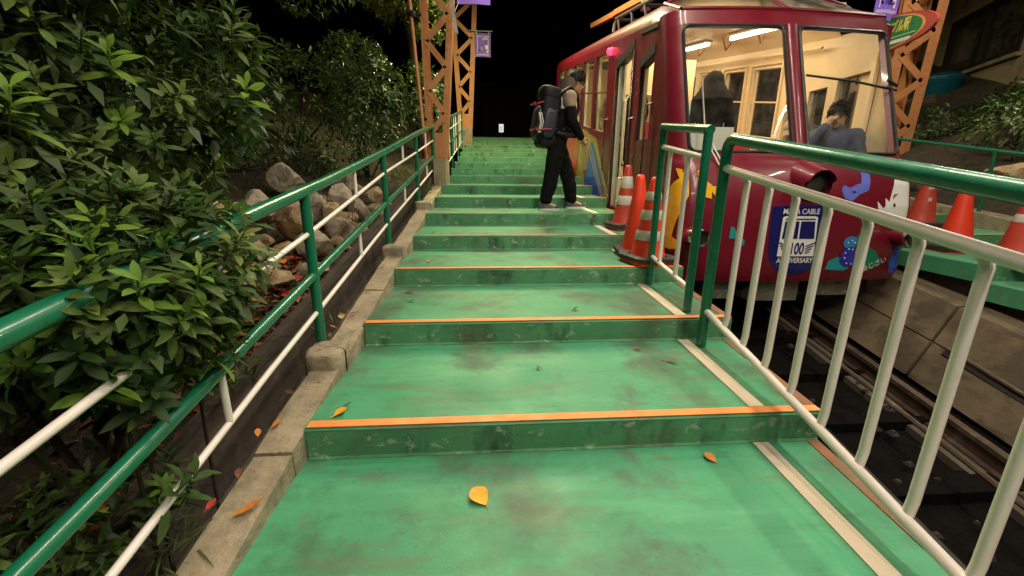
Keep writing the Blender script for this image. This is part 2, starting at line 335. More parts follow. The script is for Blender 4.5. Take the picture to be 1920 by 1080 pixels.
# left kerb, in cast lengths, and the drain channel beside it
kz = lambda y: gz(y) + .128
kerb = empty('kerb', (-.8, 2, 0), kind='structure')
cuts = [-1.5, -.2, 1.45, 2.05, 2.95, 3.7, 4.6, 5.4, 6.2, 6.85]
def strip(mb, y1, y2, xa, xb, za, zb, k=6, jit=0.0):
    for i in range(k):
        a = y1 + (y2 - y1) * i / k; b = y1 + (y2 - y1) * (i + 1) / k
        vs = []
        for y in (a, b):
            j = jit * mnoise.noise((y * 4, xa(0), 1.7)); j2 = jit * mnoise.noise((y * 5, 8, 2.7))
            vs += [(xa(y) + j, y, za(y)), (xb(y) + j2 * .3, y, za(y)), (xb(y) + j2 * .3, y, zb(y) + j2 * .6), (xa(y) + j, y, zb(y) + j * .6)]
        mb.add(vs, [(0, 1, 5, 4), (1, 2, 6, 5), (2, 3, 7, 6), (3, 0, 4, 7)] + ([(0, 3, 2, 1)] if i == 0 else []) + ([(4, 5, 6, 7)] if i == k - 1 else []))
for a, b in zip(cuts[:-1], cuts[1:]):
    mb = MB(); dz = random.uniform(-.008, .008)
    strip(mb, a + .004, b - .004, lambda y: XL(y) - .152, lambda y: XL(y) - .010, lambda y: kz(y) - .35, lambda y: kz(y) + dz - .004, 14, .022)
    mb.build('kerb_stone', m_conc, kerb)
ch = empty('drain_channel', (-1.05, 2, 0), kind='structure')
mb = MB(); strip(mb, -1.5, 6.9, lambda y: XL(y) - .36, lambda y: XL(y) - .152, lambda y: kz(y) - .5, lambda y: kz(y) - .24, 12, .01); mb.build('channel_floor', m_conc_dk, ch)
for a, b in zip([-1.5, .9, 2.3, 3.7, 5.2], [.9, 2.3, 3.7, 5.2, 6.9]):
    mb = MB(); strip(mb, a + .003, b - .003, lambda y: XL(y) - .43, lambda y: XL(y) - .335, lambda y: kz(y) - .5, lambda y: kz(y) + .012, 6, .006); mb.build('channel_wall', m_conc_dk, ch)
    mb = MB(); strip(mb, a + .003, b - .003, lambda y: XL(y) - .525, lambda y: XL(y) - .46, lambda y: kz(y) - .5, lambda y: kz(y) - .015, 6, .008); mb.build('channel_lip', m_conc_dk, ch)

# track pit: platform shade put into the bed, sleeper and stone colours
mb = MB(); strip(mb, -3, 20, lambda y: 1.3, lambda y: 4.35, lambda y: G * (y - 3.157) - 1.0, lambda y: G * (y - 3.157) - .66, 30, .02); mb.build('track_bed', m_ballast, kind='structure')
track = empty('track', (3, 4, 0), kind='structure')
tx = lambda x, y: x + .03 * (y - 4.4)
rz = lambda y: -.45 + G * (y - 3.157)
for x in (2.47, 3.53):
    mb = MB()
    for y1, y2 in ((-2.5, 12),):
        for (w_, za, zb) in ((.11, -.15, -.135), (.018, -.137, -.03), (.06, -.034, 0)):
            strip(mb, y1, y2, lambda y: tx(x, y) - w_ / 2, lambda y: tx(x, y) + w_ / 2, lambda y: rz(y) + za, lambda y: rz(y) + zb, 4)
    mb.build('rail', m_rail_st if x > 3 else m_dark, track)  # left rail in a darker material, standing for the platform shade
    mb = MB(); strip(mb, -2.5, 12, lambda y: tx(x, y) - .2, lambda y: tx(x, y) + .22, lambda y: rz(y) - .4, lambda y: rz(y) - .152, 10, .012); mb.build('rail_plinth', m_conc_dk if x > 3 else m_ballast, track)  # left plinth blackened for the same shade
for i in range(14):
    y = -1 + i * .62; mb = MB(); mb.bar((tx(2.05, y), y, rz(y) - .19), (tx(3.74, y), y, rz(y) - .19), .2, .1); mb.build('sleeper', m_ballast, track)
for y in ():
    mb = MB(); mb.lathe([(.05, -.03), (.16, -.03), (.16, -.012), (.12, -.006), (.12, .006), (.16, .012), (.16, .03), (.05, .03)], 16, fn=lambda a, b, c: (tx(3.0, y) + c, y + a, rz(y) - .02 + b)); mb.build('cable_pulley', m_dark, track)
mb = MB(); mb.tube([(tx(3.0, y), y, rz(y) + .14) for y in (-3, 4.5)], .018, 6); mb.build('haulage_cable', m_rail_st, track)
mb = MB()
for i in range(60):
    x, y = random.uniform(2.55, 3.4), random.uniform(-.5, 4); s = random.uniform(.012, .04); z = rz(y) - .15
    vs = [(x + s * random.uniform(.6, 1.2) * a, y + s * random.uniform(.6, 1.2) * b, z + s * .8 * c) for a, b, c in ((-1, -1, 0), (1, -1, 0), (1, 1, 0), (-1, 1, 0), (-.5, -.5, 1), (.6, -.4, .9), (.4, .5, 1), (-.6, .5, .8))]
    mb.add(vs, [(0, 1, 5, 4), (1, 2, 6, 5), (2, 3, 7, 6), (3, 0, 4, 7), (4, 5, 6, 7)])
mb.build('track_stones', m_dark, kind='stuff')

# far wall of the pit, right-hand platform
wall = empty('retaining_wall', (4.2, 3, 0), kind='structure')
for a, b in ((-2, 3.22), (3.25, 12)):
    for lo, hi in ((0, .52), (.545, 1.06)):
        mb = MB(); f = lambda t, y: (tx(3.93 + .30 * t, y), y, rz(y) - .16 + t * .62)
        mb.add([p for y in (a, b) for p in (f(lo, y), f(hi, y), (tx(4.6, y), y, f(hi, y)[2]), (tx(4.6, y), y, f(lo, y)[2]))], [(0, 1, 2, 3), (4, 7, 6, 5), (0, 4, 5, 1), (1, 5, 6, 2), (2, 6, 7, 3), (3, 7, 4, 0)])
        mb.build('wall_panel', m_conc_wall, wall)
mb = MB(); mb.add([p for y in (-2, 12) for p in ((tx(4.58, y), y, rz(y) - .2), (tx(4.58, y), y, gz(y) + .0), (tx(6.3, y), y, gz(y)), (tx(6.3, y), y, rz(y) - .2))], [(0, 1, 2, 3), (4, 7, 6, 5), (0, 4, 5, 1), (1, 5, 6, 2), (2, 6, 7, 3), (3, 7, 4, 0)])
mb.build('recess_wall', m_conc_dk, wall)  # dark tone stands in for the shade under the overhanging slab
tray = empty('cable_tray', (3.99, 2, -.2), 'rusty steel cable tray with dark pipes bolted to the beige pit wall', 'cable tray')
for dx, dz, r, mm in ((-.03, .0, .018, m_rail_st), (-.02, -.06, .026, m_dark), (-.02, -.13, .02, m_rail_st)):
    mb = MB(); mb.tube([(tx(4.10, y) + dx, y, -.26 + dz + .21 * (y - 3.13)) for y in (3.1, 2.2, .5, -1.5)], r, 8); mb.build('pipe', mm, tray)
for y in (3.0, 2.3, 1.6):
    mb = MB(); mb.box(4.04, 4.16, y - .02, y + .02, -.42 + .21 * (y - 3.13), -.22 + .21 * (y - 3.13)); mb.build('bracket', m_rail_st, tray)
XRR = lambda y: 4.43 + .03 * (y - 3.3)
rp = empty('opposite_platform', (5.2, 3.3, 0), kind='structure')
for n in range(-3, 12):
    ya, yb, z = nY(n), nY(n + 1) + .02, tZ(n)
    mb = MB(); mb.add([(x, y, zz) for y in (ya, yb) for x, zz in ((XRR(y), z - .165), (XRR(y), z - .01), (XRR(y) + .012, z), (6.28, z), (6.28, z - .165))],
        [(4, 3, 2, 1, 0), (5, 6, 7, 8, 9)] + [(i, (i + 1) % 5, (i + 1) % 5 + 5, i + 5) for i in range(5)])
    st = mb.build('step', m_tread, rp)
    mb = MB(); mb.box(XRR(ya) + .003, 6.2, ya - .006, ya - .001, z - RISE + .003, z - .012); mb.build('riser', m_riser, st)
    mb = MB(); mb.box(XRR(ya) + .003, 6.2, ya + .003, ya + .045, z + .001, z + .004); mb.build('nosing_strip', m_pale, st)
for i in range(9):
    y = 1.2 + i * .8; mb = MB(); x = 6.12 + random.uniform(-.04, .04)
    strip(mb, y + .01, y + .78, lambda q: x, lambda q: x + .24, lambda q: gz(q) - .1, lambda q: gz(q) + .2 + .03 * math.sin(i * 5), 4, .03); mb.build('edging_stone', m_conc, rp)
# ------------------------------------------------------------------ the cable car
CX, HW, RC = 3.015, 1.185, .16; FL = HW - RC
ZT = [.19, .3, .6, .9, 1.1, 1.25, 1.33, 1.38, 2.58, 2.72, 2.8]; YT = [3.70, 3.67, 3.68, 3.70, 3.75, 3.82, 3.90, 3.93, 4.36, 4.42, 4.47]
def interp(x, a, b):
    if x <= a[0]: return b[0]
    for i in range(len(a) - 1):
        if x <= a[i + 1]: return b[i] + (b[i + 1] - b[i]) * (x - a[i]) / (a[i + 1] - a[i])
    return b[-1]
def fy(X, z, off=0):
    d = min(abs(X - CX), HW - .003); y = interp(z, ZT, YT) + .09 * (d / HW) ** 2; e = d - (HW - RC)
    if e > 0: y += RC - math.sqrt(RC * RC - e * e)
    return y - off
def P(u, v, w): return (1.83 + u + .03 * (v - 4.4), v, w + G * (v - 4.4))
Zv = lambda v, w: w + G * (v - 4.4)
# outline of the nose in plan, as (offset from centre line, extra depth); then the return along the side
NOSE = [(FL * i / 10, 0) for i in range(11)] + [(FL + RC * math.sin(R(a)), RC * (1 - math.cos(R(a)))) for a in (12, 25, 38, 51, 64, 77, 90)]
def nose_pt(k, z, side, inset=0):
    """k 0..17 round the nose, 18..20 along the side back to y 4.72"""
    if k < 18:
        d, o = NOSE[k]; y = interp(z, ZT, YT) + .09 * (d / HW) ** 2 + o
    else:
        d = HW; y0 = interp(z, ZT, YT) + .09 + RC; y = y0 + (4.72 - y0) * (k - 17) / 3
    zz = z + (G * max(0, y - 4.12) if k >= 18 and z < 1.5 else 0)
    x = CX + side * (d - inset) + .03 * max(0, y - 4.4)
    return (x, y + (inset if k < 18 else 0), zz)
def nose_strip(name, k0, k1, zs, m, parent, sides=(-1, 1), shell=0, inner=None):
    for s in sides:
        mb = MB(); mb.grid(lambda i, j: nose_pt(k0 + i, zs[j], s), k1 - k0 + 1, len(zs))
        if shell:
            n0 = k1 - k0 + 1; L = len(zs)
            mb2 = MB(); mb2.grid(lambda i, j: nose_pt(k0 + i, zs[j], s, shell), n0, L)
            off = len(mb.v); mb.v += mb2.v
            for i in (0, n0 - 1):
                for j in range(L - 1): mb.f.append((i * L + j, i * L + j + 1, off + i * L + j + 1, off + i * L + j))
            mb2.build('pillar_lining', inner or m_cream, parent, smooth=True, sharp=60)
        mb.build(name, m, parent, smooth=True, sharp=50)

car = empty('cable_car', (CX, 6, .3), 'maroon funicular car with lit cream interior and animal pictures, standing beside the green steps', 'cable car')
def full_nose(name, zs, m):
    mb = MB(); idx = [(-1, k) for k in range(20, 0, -1)] + [(1, k) for k in range(0, 21)]
    mb.grid(lambda i, j: nose_pt(idx[i][1], zs[j], idx[i][0]), len(idx), len(zs)); return mb.build(name, m, car, smooth=True, sharp=45)
lower = full_nose('front_panel', [.19, .22, .3, .45, .6, .75, .9, 1.0, 1.1, 1.18, 1.25, 1.3, 1.33, 1.355, 1.375], m_red_car)
full_nose('windscreen_header', [2.57, 2.6, 2.66, 2.72], m_red_car)
nose_strip('corner_pillar', 11, 20, [1.375, 1.6, 1.9, 2.2, 2.45, 2.58], m_red_car, car, shell=.045)
mb = MB(); mb.grid(lambda i, j: (CX + (-.058, -.058, -.03, .03, .058, .058)[i], fy(CX, 1.37 + j * .243) + (.06, -.012, -.03, -.03, -.012, .06)[i], 1.37 + j * .243), 6, 6)
mb.build('centre_pillar', m_red_car, car, smooth=True, sharp=70)
def rrect(x0, x1, z0, z1, r, k=5):
    pts = []
    for cx_, cz_, a0 in ((x1 - r, z1 - r, 0), (x0 + r, z1 - r, 90), (x0 + r, z0 + r, 180), (x1 - r, z0 + r, 270)):
        for i in range(k + 1): a = R(a0 + 90 * i / k); pts.append((cx_ + r * math.cos(a), cz_ + r * math.sin(a)))
    return pts
for x0, x1, nm in ((1.955, 2.947, 'l'), (3.083, 4.075, 'r')):
    mb = MB(); mb.grid(lambda i, j: (x0 + (x1 - x0) * i / 10, fy(x0 + (x1 - x0) * i / 10, 1.36 + 1.24 * j / 8, -.004), 1.36 + 1.24 * j / 8), 11, 9)
    ws = mb.build('windscreen', m_glass, car, smooth=True)
    pts = rrect(x0 + .008, x1 - .008, 1.385, 2.565, .07); mb = MB()
    mb.tube([(x, fy(x, z, .004), z) for x, z in pts + pts[:1]], .017, 6, False); mb.build('gasket', m_black, ws)
# black band above the glass
mb = MB(); mb.grid(lambda i, j: (1.96 + 2.11 * i / 20, fy(1.96 + 2.11 * i / 20, 2.535 + .05 * j, .006), 2.535 + .05 * j), 21, 2); mb.build('header_band', m_black, car)
# wipers
wp = MB(); a = (2.22, fy(2.22, 1.15, .02), 1.17); b = (2.10, fy(2.1, 1.5, .03), 1.50); c2 = (2.11, fy(2.11, 1.55, .03), 1.52)
wp.tube([a, b], .008, 6); wp.tube([(2.26, a[1], a[2]), (2.14, b[1], b[2])], .008, 6); wp.build('wiper_arm', m_wst, car)
wp = MB(); wp.tube([(2.10, fy(2.1, z, .03), z) for z in (1.42, 1.7, 2.02)], .010, 6); wp.build('wiper_blade', m_alu, car)
wp = MB(); wp.tube([(x, fy(x, z, .03), z) for x, z in ((3.11, 2.10), (3.6, 2.06), (4.12, 2.0))], .011, 6); wp.tube([(4.0, fy(4.0, 2.09, .03), 2.09), (4.12, fy(4.1, 2.04, .03), 2.04)], .014, 6); wp.build('wiper_blade', m_black, car)

# roof: cross-section swept up the grade, with the glazed slope behind the header
RS = [(0, 2.62), (.012, 2.70), (.05, 2.77), (.12, 2.83), (.25, 2.885), (.45, 2.93), (.75, 2.965), (1.185, 2.98)]
RSF = RS + [(2.37 - u, w_) for u, w_ in RS[-2::-1]]
mb = MB(); vsr = [4.95, 5.5, 7, 9, 11, 12.2, 12.32, 12.36]
mb.grid(lambda i, j: P(RSF[i][0] if j < 6 else 1.185 + (RSF[i][0] - 1.185) * (.97 if j == 6 else .8), vsr[j], RSF[i][1] if j < 6 else RSF[i][1] - (.03 if j == 6 else .25)), len(RSF), len(vsr))
mb.build('roof', m_red_car, car, smooth=True, sharp=50)
def sky_pt(i, t):      # i over RSF, t 0 at the header, 1 at the roof edge
    q = P(RSF[i][0], 4.95, RSF[i][1]); x = q[0]; zb = 2.72
    d = abs(x - CX); yb = fy(x, zb) if d < HW - .02 else 4.72
    yb = min(yb, 4.72); k = math.sin(t * math.pi / 2) * .25 + t * .75
    zlow = zb if d < 1.125 else zb - .02
    return (x, yb + (q[1] - yb) * t, zlow + (q[2] - zlow) * k)
n = len(RSF)
for k0 in (0, n - 4):
    mb = MB(); mb.grid(lambda i, j: sky_pt(k0 + i, j / 4), 4, 5); mb.build('roof_corner', m_red_car, car, smooth=True, sharp=60)
for i0, i1, m_ in ((3, 7, m_glass_sky2), (7, 11, m_glass_sky)):
    mb = MB(); mb.grid(lambda i, j: sky_pt(i0 + i, .06 + .88 * j / 4), i1 - i0 + 1, 5); sk = mb.build('roof_window', m_, car, smooth=True)
    mb = MB(); A = [sky_pt(i, .03) for i in range(i0, i1 + 1)]; B = [sky_pt(i, .97) for i in range(i1, i0 - 1, -1)]
    mb.tube([(p[0], p[1], p[2] + .004) for p in A + B + A[:1]], .024, 6, False); mb.build('frame', m_red_car, sk)

def side_wall(name, u0, u1, va, vb, ops, wb, wt, m, parent):
    """ops: (v0, v1, zbottom(v), ztop(v)); each solid piece is its own part"""
    def piece(v0, v1, zb, zt):
        mb = MB(); mb.prism([(v0, zb(v0)), (v1, zb(v1)), (v1, zt(v1)), (v0, zt(v0))], lambda v, z: (P(u0, v, 0)[0], v, z), lambda v, z: (P(u1, v, 0)[0], v, z)); mb.build(name, m, parent)
    lo = lambda v: Zv(v, wb); hi = lambda v: Zv(v, wt); v = va
    for (a, b, zb, zt) in ops:
        piece(v, a, lo, hi)
        if zb: piece(a, b, lo, zb)
        piece(a, b, zt, hi); v = b
    piece(v, vb, lo, hi)
wb_, wt_ = (lambda v: Zv(v, 1.41)), (lambda v: Zv(v, 2.53))
WINV = [(6.70, 7.50), (7.68, 8.55), (8.75, 9.58), (9.78, 10.6), (10.8, 11.6)]
leftops = [(4.76, 5.19, lambda v: 1.56, lambda v: 2.47 + .12 * (4.97 - v)), (5.46, 6.17, lambda v: .73, lambda v: 2.70 - .1 * (v - 5.8))] + [(a, b, wb_, wt_) for a, b in WINV]
side_wall('side_panel', 0, .05, 4.70, 12.2, leftops, .30, 2.64, m_red_car, car)
side_wall('side_lining', .055, .10, 4.76, 12.1, leftops, .55, 2.62, m_cream, car)
rightops = [(4.55, 4.98, lambda v: .75, lambda v: 2.25), (5.12, 5.42, lambda v: 1.55, lambda v: 2.2), (5.55, 5.85, lambda v: 1.5, lambda v: 2.2), (6.05, 6.70, wb_, lambda v: Zv(v, 2.35)), (6.95, 7.55, wb_, lambda v: Zv(v, 2.35)), (7.8, 8.45, wb_, lambda v: Zv(v, 2.35)), (8.7, 9.5, wb_, lambda v: Zv(v, 2.35)), (9.8, 10.6, wb_, lambda v: Zv(v, 2.35))]
side_wall('side_panel', 2.32, 2.37, 4.50, 12.2, rightops, .30, 2.64, m_red_car, car)
side_wall('side_lining', 2.27, 2.315, 4.50, 12.1, rightops, .55, 2.62, m_cream, car)
def sidewin(a, b, zb, zt, u, frame, divide=True, m=m_glass_dk):
    mb = MB(); q = [(a, zb(a)), (b, zb(b)), (b, zt(b)), (a, zt(a))]; X = lambda v: P(u, v, 0)[0]
    mb.add([(X(v), v, z) for v, z in q], [(0, 1, 2, 3)]); o = mb.build('side_window', m, car)
    mb = MB(); mb.tube([(X(v), v, z) for v, z in q + q[:1]], .02, 6, False)
    if divide: zc = lambda v: zb(v) + .52 * (zt(v) - zb(v)); mb.tube([(X(a), a, zc(a)), (X(b), b, zc(b))], .013, 6)
    mb.build('frame', frame, o)
for a, b in WINV: sidewin(a, b, wb_, wt_, .02, m_black)
for i, (a, b, zb, zt) in enumerate(rightops): sidewin(a, b, zb, zt, 2.33, m_cream if i > 2 else m_alu, i > 2)
sidewin(4.76, 5.19, leftops[0][2], leftops[0][3], .03, m_black, False, m_glass)
# raised mouldings around the right-hand windows, seen from inside
for (a, b, zb, zt) in rightops[3:6]:
    mb = MB(); q = [(a - .05, zb(a) - .05), (b + .05, zb(b) - .05), (b + .05, zt(b) + .05), (a - .05, zt(a) + .05)]
    mb.tube([(P(2.255, v, 0)[0], v, z) for v, z in q + q[:1]], .022, 6, False); mb.build('window_trim', m_cream, car)
# end wall, floors, ceiling
mb = MB(); mb.box(.05, 2.32, 12.12, 12.2, .3, 2.64, P); mb.build('end_wall', m_cream, car)
mb = MB(); mb.box(.06, 2.31, 12.22, 12.26, .3, 2.7, P); mb.build('end_panel', m_red_car, car)
for a, b, z in ((3.98, 6.3, .72), (6.3, 8.3, 1.02), (8.3, 10.3, 1.34), (10.3, 12.1, 1.66)):
    mb = MB(); x0, x1 = P(.11, a, 0)[0] + (0.06 if a < 5 else 0), P(2.26, a, 0)[0] - .04; mb.box(x0, x1, a + .002, b, z - .07, z); mb.build('floor', m_floor_in, car)
CE = [(.10, 2.60), (.16, 2.68), (.35, 2.76), (.7, 2.82), (1.2, 2.84), (1.7, 2.82), (2.05, 2.76), (2.21, 2.68), (2.27, 2.60)]
mb = MB(); mb.grid(lambda i, j: P(CE[i][0], (5.05, 12.1)[j], CE[i][1]), len(CE), 2); mb.build('ceiling', m_cream, car, smooth=True)
mb = MB(); mb.box(.2, 2.2, 4.99, 5.045, 2.70, 2.93, P); mb.build('ceiling_beam', m_cream, car)
mb = MB(); mb.tube([(2.25, 4.86, 2.80), (2.86, 4.86, 2.80)], .02, 8); mb.build('added_cab_tube', m_tube, car)  # tube added under the roof glass so the left pane glows
for u in (.62, 1.78):
    for a in (5.3, 7.3, 9.3):
        mb = MB(); mb.tube([P(u, a, 2.745), P(u, a + 1.3, 2.745)], .022, 8); tb = mb.build('ceiling_tube', m_tube, car)
        mb = MB(); mb.box(u - .05, u + .05, a - .04, a + 1.34, 2.775, 2.80, P); mb.build('tube_holder', m_wht_panel, tb)
mb = MB(); mb.tube([P(2.17, v, 2.50) for v in (5.2, 12)], .018, 8); mb.tube([P(.2, v, 2.50) for v in (5.2, 12)], .018, 8); mb.build('grab_rail', m_cream, car)
for v in (5.9, 6.8, 7.7):
    mb = MB(); mb.tube([P(1.75, v, 2.80), P(1.85, v + .05, 2.62), P(2.05, v + .3, 2.74)], .012, 6); mb.build('ceiling_bracket', m_brownpr, car)
for (v, u, pw) in ((5.5, 1.0, 38), (7.4, 1.2, 20), (9.6, 1.2, 20)):
    q = P(u, v + .3, 2.70); area('car_ceiling_light', q, 1.2, 1.3, pw, (1, .74, .42))
# bulkhead inside the doorway, with a round-cornered opening
bk = empty('bulkhead', (2.3, 6.24, .7)); bk.parent = car; bk.location -= car.location
mb = MB(); X0 = P(.10, 6.24, 0)[0]
for x0, x1, z0, z1 in ((0, .06, .72, 2.72), (.06, .85, 2.26, 2.72), (.06, .85, .72, 1.30), (.85, 1.02, .72, 2.72)):
    mb.box(X0 + x0, X0 + x1, 6.22, 6.26, z0, z1)
o = link('bulkhead_panel', mb.mesh(m_cream), bk)
mb = MB(); pts = rrect(X0 + .06, X0 + .85, 1.30, 2.26, .10); mb.tube([(x, 6.215, z) for x, z in pts + pts[:1]], .014, 6, False); link('trim', mb.mesh(m_wht_panel), bk)
mb = MB(); mb.box(X0 + .10, X0 + .16, 6.212, 6.218, 2.50, 2.515); mb.box(X0 + .10, X0 + .16, 6.212, 6.218, 2.535, 2.55); link('notice_plate', mb.mesh(m_black), bk)
# door leaf folded back, door posts and handrails
mb = MB(); mb.box(P(.0, 6.1, 0)[0] + .012, P(.115, 6.1, 0)[0], 6.085, 6.12, .74, 2.60); mb.build('door_leaf', m_wprint, car)
mb = MB()
for v0, v1, z0, z1 in ((6.02, 6.14, .74, 2.62), (6.14, 6.17, .74, 2.62)): mb.box(P(.06, 6, 0)[0], P(.09, 6, 0)[0], v0, v1, z0, z1)
mb.build('door_edge', m_wht_panel, car)
for v in (6.185, 5.45):
    mb = MB(); mb.tube([(P(-.012, v, 0)[0], v, .76), (P(-.012, v, 0)[0], v, 2.62)], .016, 8); mb.build('door_post', m_chrome, car)
for v, z0, z1 in ((6.50, 1.22, 1.98), (5.62, 1.12, 2.1), (5.36, 1.02, 1.85), (4.74, .95, 1.92)):
    mb = MB(); x = P(-.055, v, 0)[0]; mb.tube([(x + .06, v, z0), (x, v, z0 + .02), (x, v, z1 - .02), (x + .06, v, z1)], .013, 8); mb.build('handrail', m_chrome, car)
mb = MB(); q = P(0, 6.55, 2.53); mb.lathe([(.001, -.075), (.04, -.06), (.055, 0), (.055, .02)], 14, fn=lambda a, b, c: (q[0] + c, q[1] + a, q[2] + b)); mb.build('side_lamp', m_redlamp, car, smooth=True)
# dark soffits at the heads of the cab window and the doorway, slot above them
for a, b, zf in ((4.755, 5.195, leftops[0][3]), (5.455, 6.175, leftops[1][3])):
    mb = MB(); mb.prism([(a, zf(a) - .085), (b, zf(b) - .085), (b, zf(b) + .006), (a, zf(a) + .006)], lambda v, z: (P(-.012, v, 0)[0], v, z), lambda v, z: (P(.09, v, 0)[0], v, z)); mb.build('door_soffit', m_black, car)
mb = MB(); mb.prism([(4.72, Zv(4.72, 2.585)), (5.25, Zv(5.25, 2.585)), (5.25, Zv(5.25, 2.625)), (4.72, Zv(4.72, 2.625))], lambda v, z: (P(-.014, v, 0)[0], v, z), lambda v, z: (P(.01, v, 0)[0], v, z)); mb.build('door_track', m_black, car)
# interior fittings
mb = MB(); mb.box(1.985, 2.50, 4.22, 4.55, .722, 1.63); mb.build('control_desk', m_wht_panel, car)
mb = MB(); mb.box(1.93, 2.07, 4.30, 4.5, 1.632, 1.86); mb.build('control_box', m_wht_panel, car)
mb = MB(); mb.tube([(2.55, 5.9, .73), (2.55, 5.9, 1.75), (3.0, 5.9, 1.78), (3.35, 5.9, 1.74), (3.4, 5.9, 1.5), (3.4, 5.9, .73)], .02, 8); mb.build('seat_rail', m_chrome, car)
for a, z in ((5.35, .72), (6.9, 1.02), (8.9, 1.34)):
    for x0, x1 in ((2.65, 4.05),):
        mb = MB(); mb.box(x0, x1, a + .55, a + 1.0, z + .32, z + .45); mb.box(x0, x1, a + 1.0, a + 1.1, z + .32, z + 1.0); mb.build('seat', m_seat, car)
mb = MB(); mb.box(2.55, 3.35, 5.93, 5.97, .73, 1.5); mb.build('seat_partition', m_cream, car)

# prints laid on the nose
def decal(name, poly, m, off=.003, parent=lower, fnp=None, step=.05):
    tri = tessellate_polygon([[Vector((p[0], p[1], 0)) for p in poly]])
    bm = bmesh.new(); vs = [bm.verts.new((p[0], p[1], 0)) for p in poly]
    for t in tri:
        try: bm.faces.new([vs[i] for i in t])
        except ValueError: pass
    for _ in range(5):
        es = [e for e in bm.edges if e.calc_length() > step]
        if not es: break
        bmesh.ops.subdivide_edges(bm, edges=es, cuts=1); bmesh.ops.triangulate(bm, faces=bm.faces)
    for v in bm.verts: v.co = (fnp or (lambda x, z: (x, fy(x, z, off), z)))(v.co.x, v.co.y)
    me = bpy.data.meshes.new('mesh'); bm.to_mesh(me); bm.free(); me.materials.append(m); return link(name, me, parent)
def text_polys(body, size, m, name, place, parent, align='CENTER', bold=0, sx=1):
    c = bpy.data.curves.new('t', 'FONT'); c.body = body; c.size = size; c.align_x = align; c.offset = bold; c.resolution_u = 3
    o = bpy.data.objects.new('t', c); COL.objects.link(o); dg = bpy.context.evaluated_depsgraph_get()
    me = bpy.data.meshes.new_from_object(o.evaluated_get(dg)); bpy.data.objects.remove(o); bpy.data.curves.remove(c)
    for v in me.vertices: v.co = place(v.co.x * sx, v.co.y)
    me.materials.clear(); me.materials.append(m); return link(name, me, parent)
cl = lambda pts: [(min(max(x, 1.842), 4.192), z) for x, z in pts]
def nose_s(off):      # arc length s round the left corner of the nose
    def f_(s_, z):
        yt = interp(z, ZT, YT); q = RC * math.pi / 2
        if s_ < FL: d, y, n_ = s_, yt + .09 * (s_ / HW) ** 2, (0, -1)
        elif s_ < FL + q: a = (s_ - FL) / RC; d, y, n_ = FL + RC * math.sin(a), yt + .09 + RC * (1 - math.cos(a)), (-math.sin(a), -math.cos(a))
        else: d, y, n_ = HW, yt + .09 + RC + s_ - FL - q, (-1, 0)
        return (CX - d + n_[0] * off, y + n_[1] * off, z)
    return f_
HORSE = [(1.215, 1.235), (1.165, 1.225), (1.15, 1.218), (1.155, 1.196), (1.11, 1.192), (1.105, 1.232), (1.065, 1.226), (1.065, 1.201), (1.055, 1.224), (1.02, 1.217), (1.02, 1.157), (.96, 1.114), (.91, 1.073), (.88, 1.074), (.89, .983), (.92, 1.025), (.925, .961), (1.04, .991), (1.105, .998), (1.16, .889), (1.215, .739), (1.25, .604), (1.17, .558), (1.165, .493), (1.275, .475), (1.44, .472), (1.45, .711), (1.47, .882), (1.42, .983), (1.29, 1.082), (1.185, 1.142), (1.2, 1.174)]
decal('horse_print', [(x - .015, z) for x, z in HORSE], m_yel, fnp=nose_s(.011), step=.025)
decal('horse_eye', [(1.045, 1.165), (1.01, 1.169), (1.01, 1.16), (1.045, 1.157)], m_black, fnp=nose_s(.015))
decal('beast_print', [(3.543, 1.242), (3.648, 1.231), (3.648, 1.14), (3.621, 1.043), (3.571, 1.025), (3.522, 1.007), (3.494, .983), (3.445, .947), (3.376, .971), (3.348, 1.018), (3.337, 1.054), (3.361, 1.093), (3.43, 1.067), (3.486, 1.097), (3.544, 1.109), (3.558, 1.175)], m_blue)
decal('beast_eye', [(3.44, 1.035), (3.47, 1.04), (3.49, 1.03), (3.46, 1.022)], m_navy, .006)
decal('fox_print', cl([(3.924, 1.164), (4.06, 1.16), (4.09, 1.15), (4.075, .70), (4.0, .66), (3.95, .70), (3.827, .799), (3.728, .88), (3.719, .947), (3.787, .88), (3.808, .904), (3.807, .977), (3.85, .941)]), m_wprint)
decal('fox_brow', [(3.887, .965), (3.897, 1.01), (3.951, 1.017)], m_brownpr, .006)
decal('fox_eye', [(3.906 + .013 * math.cos(a * .785), .912 + .018 * math.sin(a * .785)) for a in range(8)], m_black, .006)
decal('blue_print', cl([(4.004, .503), (4.046, .52), (4.09, .50), (4.10, .243), (3.996, .257), (3.97, .36)]), m_blue2)
decal('leaf_print', [(3.272, .313), (3.292, .388), (3.381, .432), (3.518, .36), (3.518, .319), (3.469, .291)], m_teal)
decal('leaf_print', [(3.66, .289), (3.62, .40), (3.651, .505), (3.70, .52), (3.77, .49), (3.83, .43), (3.89, .363), (3.815, .315)], m_lgreen)
decal('leaf_print', [(3.517, .589), (3.565, .639), (3.619, .588), (3.604, .524), (3.543, .538)], m_lgreen)
disc = lambda cx_, cz_, r, rz_=None, n=16: [(cx_ + r * math.cos(2 * math.pi * i / n), cz_ + (rz_ or r) * math.sin(2 * math.pi * i / n)) for i in range(n)]
m_indigo = mat('indigo_print', (.03, .02, .35), .35, .05, 4, 0, coat=.4); m_sky = mat('sky_blue_print', (.03, .22, .5), .35, .05, 4, 0, coat=.4)
decal('flower_print', disc(3.49, .565, .075, .06), m_sky, .006); decal('flower_print', disc(3.50, .43, .10, .095), m_indigo, .009)
